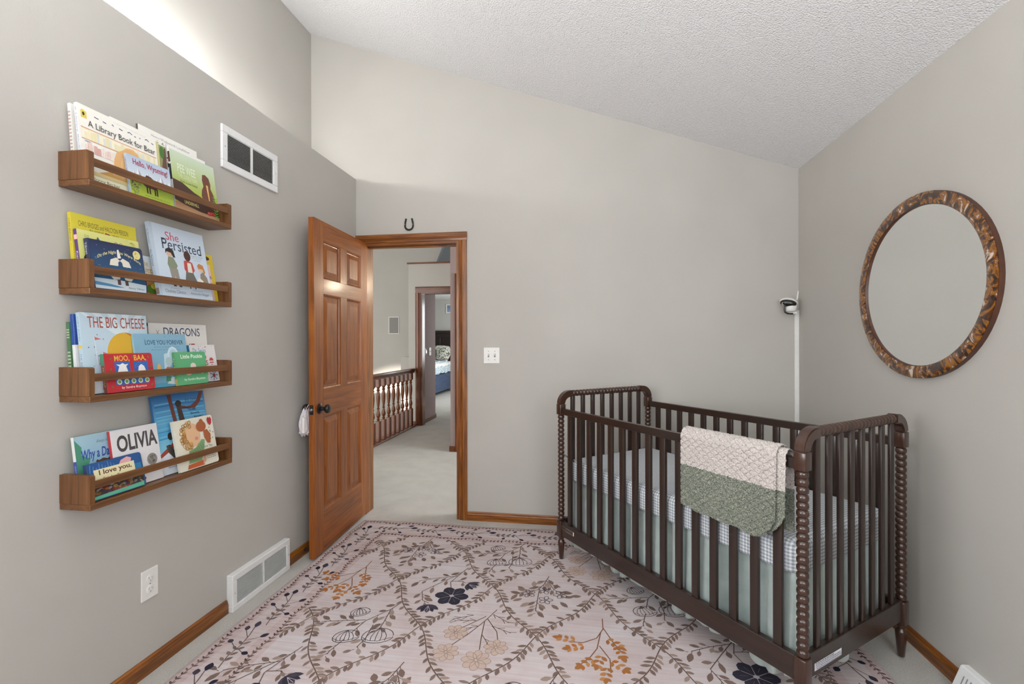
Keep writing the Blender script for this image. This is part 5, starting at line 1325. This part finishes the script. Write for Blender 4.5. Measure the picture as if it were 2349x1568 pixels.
book('picture_book', 'white picture book with navy and red capitals at the back of the third shelf', 2, 1.600, 1.884, 0.249, -1.655, -1.678, 0.012, '#dedcd8', '#4a4844', art, spine_cols=[(0.5, 0.95, '#b8b2a0')])
def art(a):
    a.grad(0, 0, 1, 1, '#6fa3bc', '#84aec4'); specks(a, 50, '#5c88a4', 0.05, 0.95, 0.5, 0.97, 0.010, 5)
    a.text('LOVE YOU FOREVER', 0.19, 0.80, 0.94, 0.885, '#27496c', 0.008, serif=True); a.text('written by Robert Munsch', 0.34, 0.74, 0.86, 0.765, '#4a7290'); a.text('Illustrated by Sheila McGraw', 0.30, 0.69, 0.87, 0.715, '#4a7290')
    a.poly([(0.50, 0.34), (0.52, 0.62), (0.60, 0.64), (0.62, 0.34)], '#b9d2de'); a.ell(0.70, 0.60, 0.11, 0.16, '#c3d8e2', 18); a.ell(0.70, 0.59, 0.075, 0.12, '#a9c6d4', 18)
    a.ell(0.40, 0.34, 0.04, 0.10, '#d3a860', 12); a.ell(0.60, 0.47, 0.065, 0.09, '#a9c0c4', 14); a.poly([(0.48, 0.30), (0.56, 0.38), (0.66, 0.36), (0.72, 0.26), (0.56, 0.22)], '#b0705c'); a.rect(0.3, 0.0, 1, 0.08, '#4f9ab8')
    a.poly([(0.52, 0.06), (0.74, 0.02), (0.86, 0.14), (0.64, 0.18)], '#cfd8da'); a.poly([(0.5, 0.1), (0.6, 0.1), (0.6, 0.2), (0.52, 0.2)], '#4a8a6a')
book('picture_book', 'medium blue picture book with dark blue title in the middle of the third shelf', 2, 1.494, 1.722, 0.205, -1.602, -1.630, 0.008, '#7aa7bf', '#86b2c8', art)
def art(a):
    a.rect(0.03, 0.05, 0.96, 0.95, '#b52a34'); a.text('MOO,', 0.20, 0.78, 0.50, 0.95, '#e2b84a', 0.012); a.text('BAA,', 0.60, 0.78, 0.86, 0.95, '#e2b84a', 0.012)
    for x in (0.19, 0.58):
        a.rect(x, 0.52, x + 0.31, 0.78, '#2f62ac'); specks(a, 16, '#cfd8e4', x + 0.02, x + 0.29, 0.54, 0.76, 0.008, int(x * 100))
    a.poly([(0.24, 0.52), (0.28, 0.66), (0.22, 0.72), (0.30, 0.71), (0.35, 0.75), (0.40, 0.71), (0.47, 0.72), (0.42, 0.66), (0.45, 0.52)], '#e6e4e4'); a.poly([(0.66, 0.52), (0.68, 0.64), (0.74, 0.70), (0.80, 0.64), (0.83, 0.52)], '#e6e4e4')
    a.text('LA LA LA!', 0.16, 0.40, 0.84, 0.50, '#e9e4e0', 0.008)
    a.rect(0.18, 0.18, 0.88, 0.40, '#2f62ac')
    for k in range(5): a.ell(0.25 + k * 0.145, 0.26, 0.05, 0.07, '#dfe2dc', 12); a.ell(0.25 + k * 0.145, 0.26, 0.034, 0.045, '#6aa04a', 12)
    a.text('by Sandra Boynton', 0.28, 0.06, 0.80, 0.14, '#ece4de', 0.006, 0.1)
    for x, y, r in ((0.1, 0.85, 0.5), (0.55, 0.87, 1), (0.92, 0.85, 2), (0.09, 0.55, 1), (0.92, 0.6, 0.4), (0.12, 0.1, 2), (0.9, 0.1, 0.6)): a.leaf(x, y, r, 0.012, 0.006, '#6f6a34', True)
book('board_book', 'small red board book with yellow lettering at the front of the third shelf', 2, 1.366, 1.546, 0.133, -1.5870, -1.606, 0.014, '#b52a34', '#7a3a34', art, True, spine_cols=[(0.7, 1.0, '#3f7a58')], spine_text=[('MOO BAA', 0.15, 0.65, '#b9a86a')])
def art(a):
    a.rect(0.03, 0.04, 0.96, 0.96, '#5aa674'); a.text('Little Pookie', 0.18, 0.80, 0.88, 0.92, '#e6efe2', 0.012, serif=True); a.text('by Sandra Boynton', 0.22, 0.11, 0.90, 0.20, '#e2ecde', 0.004, 0.1)
    a.ell(0.55, 0.56, 0.09, 0.10, '#e0cdc4', 16); a.ell(0.38, 0.34, 0.09, 0.06, '#d9c3a8', 14); a.ell(0.82, 0.36, 0.06, 0.05, '#d9c3a8', 12)
book('board_book', 'small green board book with white title at the front right of the third shelf', 2, 1.645, 1.800, 0.133, -1.588, -1.607, 0.0095, '#5aa674', '#4c8a52', art, True, spine_text=[('LITTLE', 0.35, 0.8, '#9cc49a')], spine_cols=[(0.0, 0.2, '#b0a05c')])
def art(a):
    a.rect(0, 0, 1, 1, '#dcd9d8'); a.text('Dr. Seuss', 0.12, 0.79, 0.62, 0.91, '#3a8fb4', 0.006); a.text('WHO', 0.14, 0.60, 0.60, 0.74, '#b02f3c', 0.02); a.text('LOVES', 0.12, 0.44, 0.64, 0.58, '#b02f3c', 0.02); a.text('YOU?', 0.25, 0.18, 0.58, 0.34, '#8a2430', 0.02)
    specks(a, 10, DK, 0.1, 0.95, 0.9, 0.97, 0.008, 4); a.ell(0.62, 0.94, 0.02, 0.02, '#b02f3c', 8)
    a.ell(0.79, 0.55, 0.09, 0.10, '#b94048', 14); a.rect(0.7, 0.53, 0.88, 0.56, '#e4e0de'); a.rect(0.72, 0.47, 0.90, 0.50, '#e4e0de'); a.grad(0.62, 0.02, 0.97, 0.36, '#c3c9d2', '#b4bcc9')
    for k in range(7): a.line([(0.79, 0.16), (0.79 + 0.16 * math.cos(k * 0.9), 0.16 + 0.15 * math.sin(k * 0.9))], 0.003, '#3a3a40')
    a.ell(0.79, 0.15, 0.05, 0.05, '#8f2f38', 12)
book('picture_book', 'white book with blue spine and red lettering at the right end of the third shelf', 2, 1.762, 1.899, 0.16, -1.620, -1.650, 0.012, '#dcd9d8', '#2f86b4', art)
# --- lowest shelf
def art(a):
    a.grad(0, 0, 1, 1, '#5f93b4', '#9fc0cf'); a.poly([(0, 0), (0.55, 0), (0.42, 0.25), (0.38, 0.3), (0.42, 0.36), (0.30, 0.42), (0.36, 0.5), (0.22, 0.54), (0.26, 0.62), (0.1, 0.7), (0.12, 0.82), (0, 0.95)], '#4a8c72')
    a.text('Always in My Heart', 0.40, 0.83, 0.86, 0.90, '#55707f', 0, 0.3); a.text('Why a Daughter', 0.10, 0.57, 0.98, 0.77, '#2c4a9c', 0.02, 0.15); a.text('Needs', 0.52, 0.43, 0.96, 0.56, '#2f6a9c', 0.02, 0.15)
    a.poly([(0.36, 0.28), (0.36, 0.46), (0.40, 0.56), (0.50, 0.59), (0.60, 0.56), (0.64, 0.46), (0.66, 0.30), (0.5, 0.2)], '#57422f'); a.ell(0.385, 0.55, 0.03, 0.03, '#57422f', 12); a.ell(0.62, 0.55, 0.03, 0.03, '#57422f', 12); a.poly([(0.47, 0.28), (0.5, 0.38), (0.56, 0.28)], '#b09a7e')
book('picture_book', 'teal and blue picture book with a brown shape at the left of the lowest shelf', 3, 1.316, 1.49, 0.21, -1.632, -1.662, 0.012, '#5a9a90', '#33468a', art, spine_cols=[(0.62, 1.0, '#d9dcdc'), (0.0, 0.6, '#3a4c92')], spine_text=[('WHY A DAUGHTER', 0.06, 0.56, '#aab4d8')])
def art(a):
    a.rect(0, 0, 1, 1, '#dad9db'); a.text('OLIVIA', 0.11, 0.62, 0.97, 0.90, '#4a4848', 0.03)
    for k in range(1): a.ell(0.80, 0.38, 0.115, 0.105, '#7d7874', 20); a.ring(0.80, 0.38, 0.095, 0.085, 0.0012, '#a8a29c', 20); specks(a, 20, ['#9a948e', '#655f5b'], 0.73, 0.87, 0.32, 0.44, 0.02, 5)
    a.ell(0.50, 0.22, 0.09, 0.10, '#b4b2b0', 14); a.poly([(0.40, 0.10), (0.44, 0.17), (0.56, 0.16), (0.62, 0.08), (0.52, 0.0), (0.42, 0.02)], '#b0343c')
book('picture_book', 'white picture book with large dark grey capitals and a red spine on the lowest shelf', 3, 1.420, 1.603, 0.21, -1.612, -1.645, 0.012, '#dad9db', '#b4383c', art, spine_cols=[(0.28, 0.34, '#d9d4d2'), (0.5, 0.55, '#d9d4d2')])
def art(a):
    a.grad(0, 0.28, 1, 1, '#7fc4dc', '#2f6fb0'); a.grad(0, 0, 1, 0.28, '#ccd6e0', '#d6dde6')
    q = random.Random(3)
    for k in range(16): y = q.uniform(0.35, 0.97); a.line([(0.03, y), (0.5, y + 0.01), (0.97, y - 0.005)], 0.006, q.choice(['#3f8cc2', '#4fa0cc', '#2f74b0', '#63b2d2']))
    a.poly([(0.27, 1.0), (0.34, 1.0), (0.40, 0.62), (0.46, 0.45), (0.38, 0.45), (0.33, 0.62)], '#6b3a34'); a.poly([(0.42, 0.86), (0.42, 0.80), (0.70, 0.82), (0.82, 0.88), (0.92, 1.0), (0.99, 1.0), (0.90, 0.86), (0.78, 0.78)], '#6b3a34')
    a.poly([(0.42, 0.86), (0.50, 0.84), (0.60, 0.4), (0.46, 0.4)], '#43342f'); a.ell(0.46, 0.87, 0.06, 0.045, '#2e2826', 14)
    a.poly([(0.0, 0.26), (0.02, 0.22), (0.34, 0.34), (0.30, 0.40)], '#9a4034'); a.poly([(0.13, 0.36), (0.20, 0.37), (0.44, 0.06), (0.34, 0.08), (0.16, 0.27)], '#4a4440'); a.ell(0.23, 0.47, 0.05, 0.05, '#383230', 12)
    a.text('Eric Carle', 0.60, 0.885, 0.82, 0.925, '#23457a', 0.006)
    a.text('"Slowly,', 0.62, 0.745, 0.80, 0.785, '#1f2c48', 0.008); a.text('Slowly,', 0.67, 0.69, 0.86, 0.73, '#1f2c48', 0.008); a.text('Slowly,"', 0.73, 0.635, 0.92, 0.675, '#1f2c48', 0.008); a.text('said the Sloth', 0.58, 0.57, 0.93, 0.615, '#1f2c48', 0.008)
    a.text('illustrated by', 0.12, 0.07, 0.36, 0.095, '#59626e')
book('picture_book', 'tall bright blue picture book with brown branches on the lowest shelf', 3, 1.607, 1.861, 0.308, -1.620, -1.672, 0.012, '#3f86bc', '#2f6a9e', art)
def art(a):
    a.grad(0.03, 0.3, 0.97, 0.97, '#1f4f86', '#27548e'); a.rect(0.75, 0.5, 0.97, 0.7, '#2f77a8')
    for k in range(9): a.line([(0.06 + k * 0.05, 0.96 - (k % 3) * 0.05), (0.04 + k * 0.055, 0.74)], 0.0022, '#5c86b8')
    a.poly([(0.55, 0.78), (0.60, 0.90), (0.72, 0.96), (0.80, 0.90), (0.78, 0.80)], '#d9a2a4')
    a.rect(0.10, 0.42, 0.84, 0.80, '#e0d9ae'); a.text('I love you,', 0.18, 0.60, 0.78, 0.77, '#5a2a20', 0.02, serif=True); a.text('Stinky Face', 0.24, 0.45, 0.66, 0.56, '#5a2a20', 0.012)
    a.rect(0.02, 0.10, 0.97, 0.42, '#3a3036'); specks(a, 60, ['#b07a34', '#c9a860', '#7a3f6a', '#4a6a44', '#cfc8b8', '#a8342f'], 0.04, 0.95, 0.14, 0.40, 0.04, 8)
    a.poly([(0.02, 0.02), (0.95, 0.02), (0.97, 0.14), (0.02, 0.10)], '#5aa88c'); a.text('SCHOLASTIC', 0.40, 0.12, 0.72, 0.17, '#c03a4a', 0.012)
book('board_book', 'small dark blue board book with a cream scroll at the front of the lowest shelf', 3, 1.316, 1.508, 0.12, -1.588, -1.615, 0.014, '#25507f', '#1c3a60', art, True)
def art(a):
    a.rect(0.03, 0.03, 0.96, 0.97, '#ddd9c8')
    a.ell(0.42, 0.66, 0.20, 0.24, '#d9b08a', 24); q = random.Random(6)
    for k in range(60):
        an = q.uniform(1.4, 4.7); rr_ = q.uniform(0.14, 0.26); a.ring(0.36 + rr_ * math.cos(an) * 0.9, 0.66 + rr_ * math.sin(an) * 1.15, 0.035, 0.035, 0.0022, q.choice(['#b5813c', '#c99a50', '#8f6430']), 8)
    a.ell(0.50, 0.58, 0.04, 0.035, '#cf8a74', 12)
    a.poly([(0.26, 0.36), (0.44, 0.40), (0.62, 0.54), (0.70, 0.52), (0.66, 0.36), (0.62, 0.26), (0.54, 0.12), (0.22, 0.12)], '#7a9c6c')
    for k in range(6): a.line([(0.36 + k * 0.05, 0.34 + k * 0.03), (0.42 + k * 0.045, 0.16 + k * 0.045)], 0.0016, '#4a6a48')
    a.poly([(0.16, 0.02), (0.60, 0.02), (0.58, 0.12), (0.2, 0.10)], '#b8582c'); a.poly([(0.56, 0.02), (0.66, 0.1), (0.66, 0.24), (0.58, 0.16)], '#cf9f88')
    a.ell(0.66, 0.80, 0.13, 0.11, '#a35a34', 18); a.ell(0.68, 0.90, 0.05, 0.05, '#a35a34', 12); a.poly([(0.70, 0.70), (0.80, 0.72), (0.88, 0.60), (0.84, 0.42), (0.76, 0.44), (0.70, 0.56)], '#a35a34')
    a.poly([(0.84, 0.92), (0.87, 0.96), (0.91, 0.94), (0.94, 0.96), (0.965, 0.90), (0.95, 0.82), (0.90, 0.78), (0.85, 0.84)], '#b02f3c')
    specks(a, 6, DK, 0.86, 0.95, 0.5, 0.78, 0.012, 3); a.text('I Love You', 0.60, 0.36, 0.88, 0.40, '#5a6a5a'); [a.line([(0.68 + k * 0.05, yy), (0.715 + k * 0.05, yy)], 0.0024, '#6a6a64') for yy in (0.13, 0.165, 0.205, 0.25) for k in range(5)]
book('board_book', 'cream board book with curly yellow shape and red heart on the lowest shelf', 3, 1.660, 1.858, 0.203, -1.589, -1.629, 0.014, '#ddd9c8', '#d0ccbc', art, True, spine_cols=[(0.02, 0.14, '#d9d6cc')])
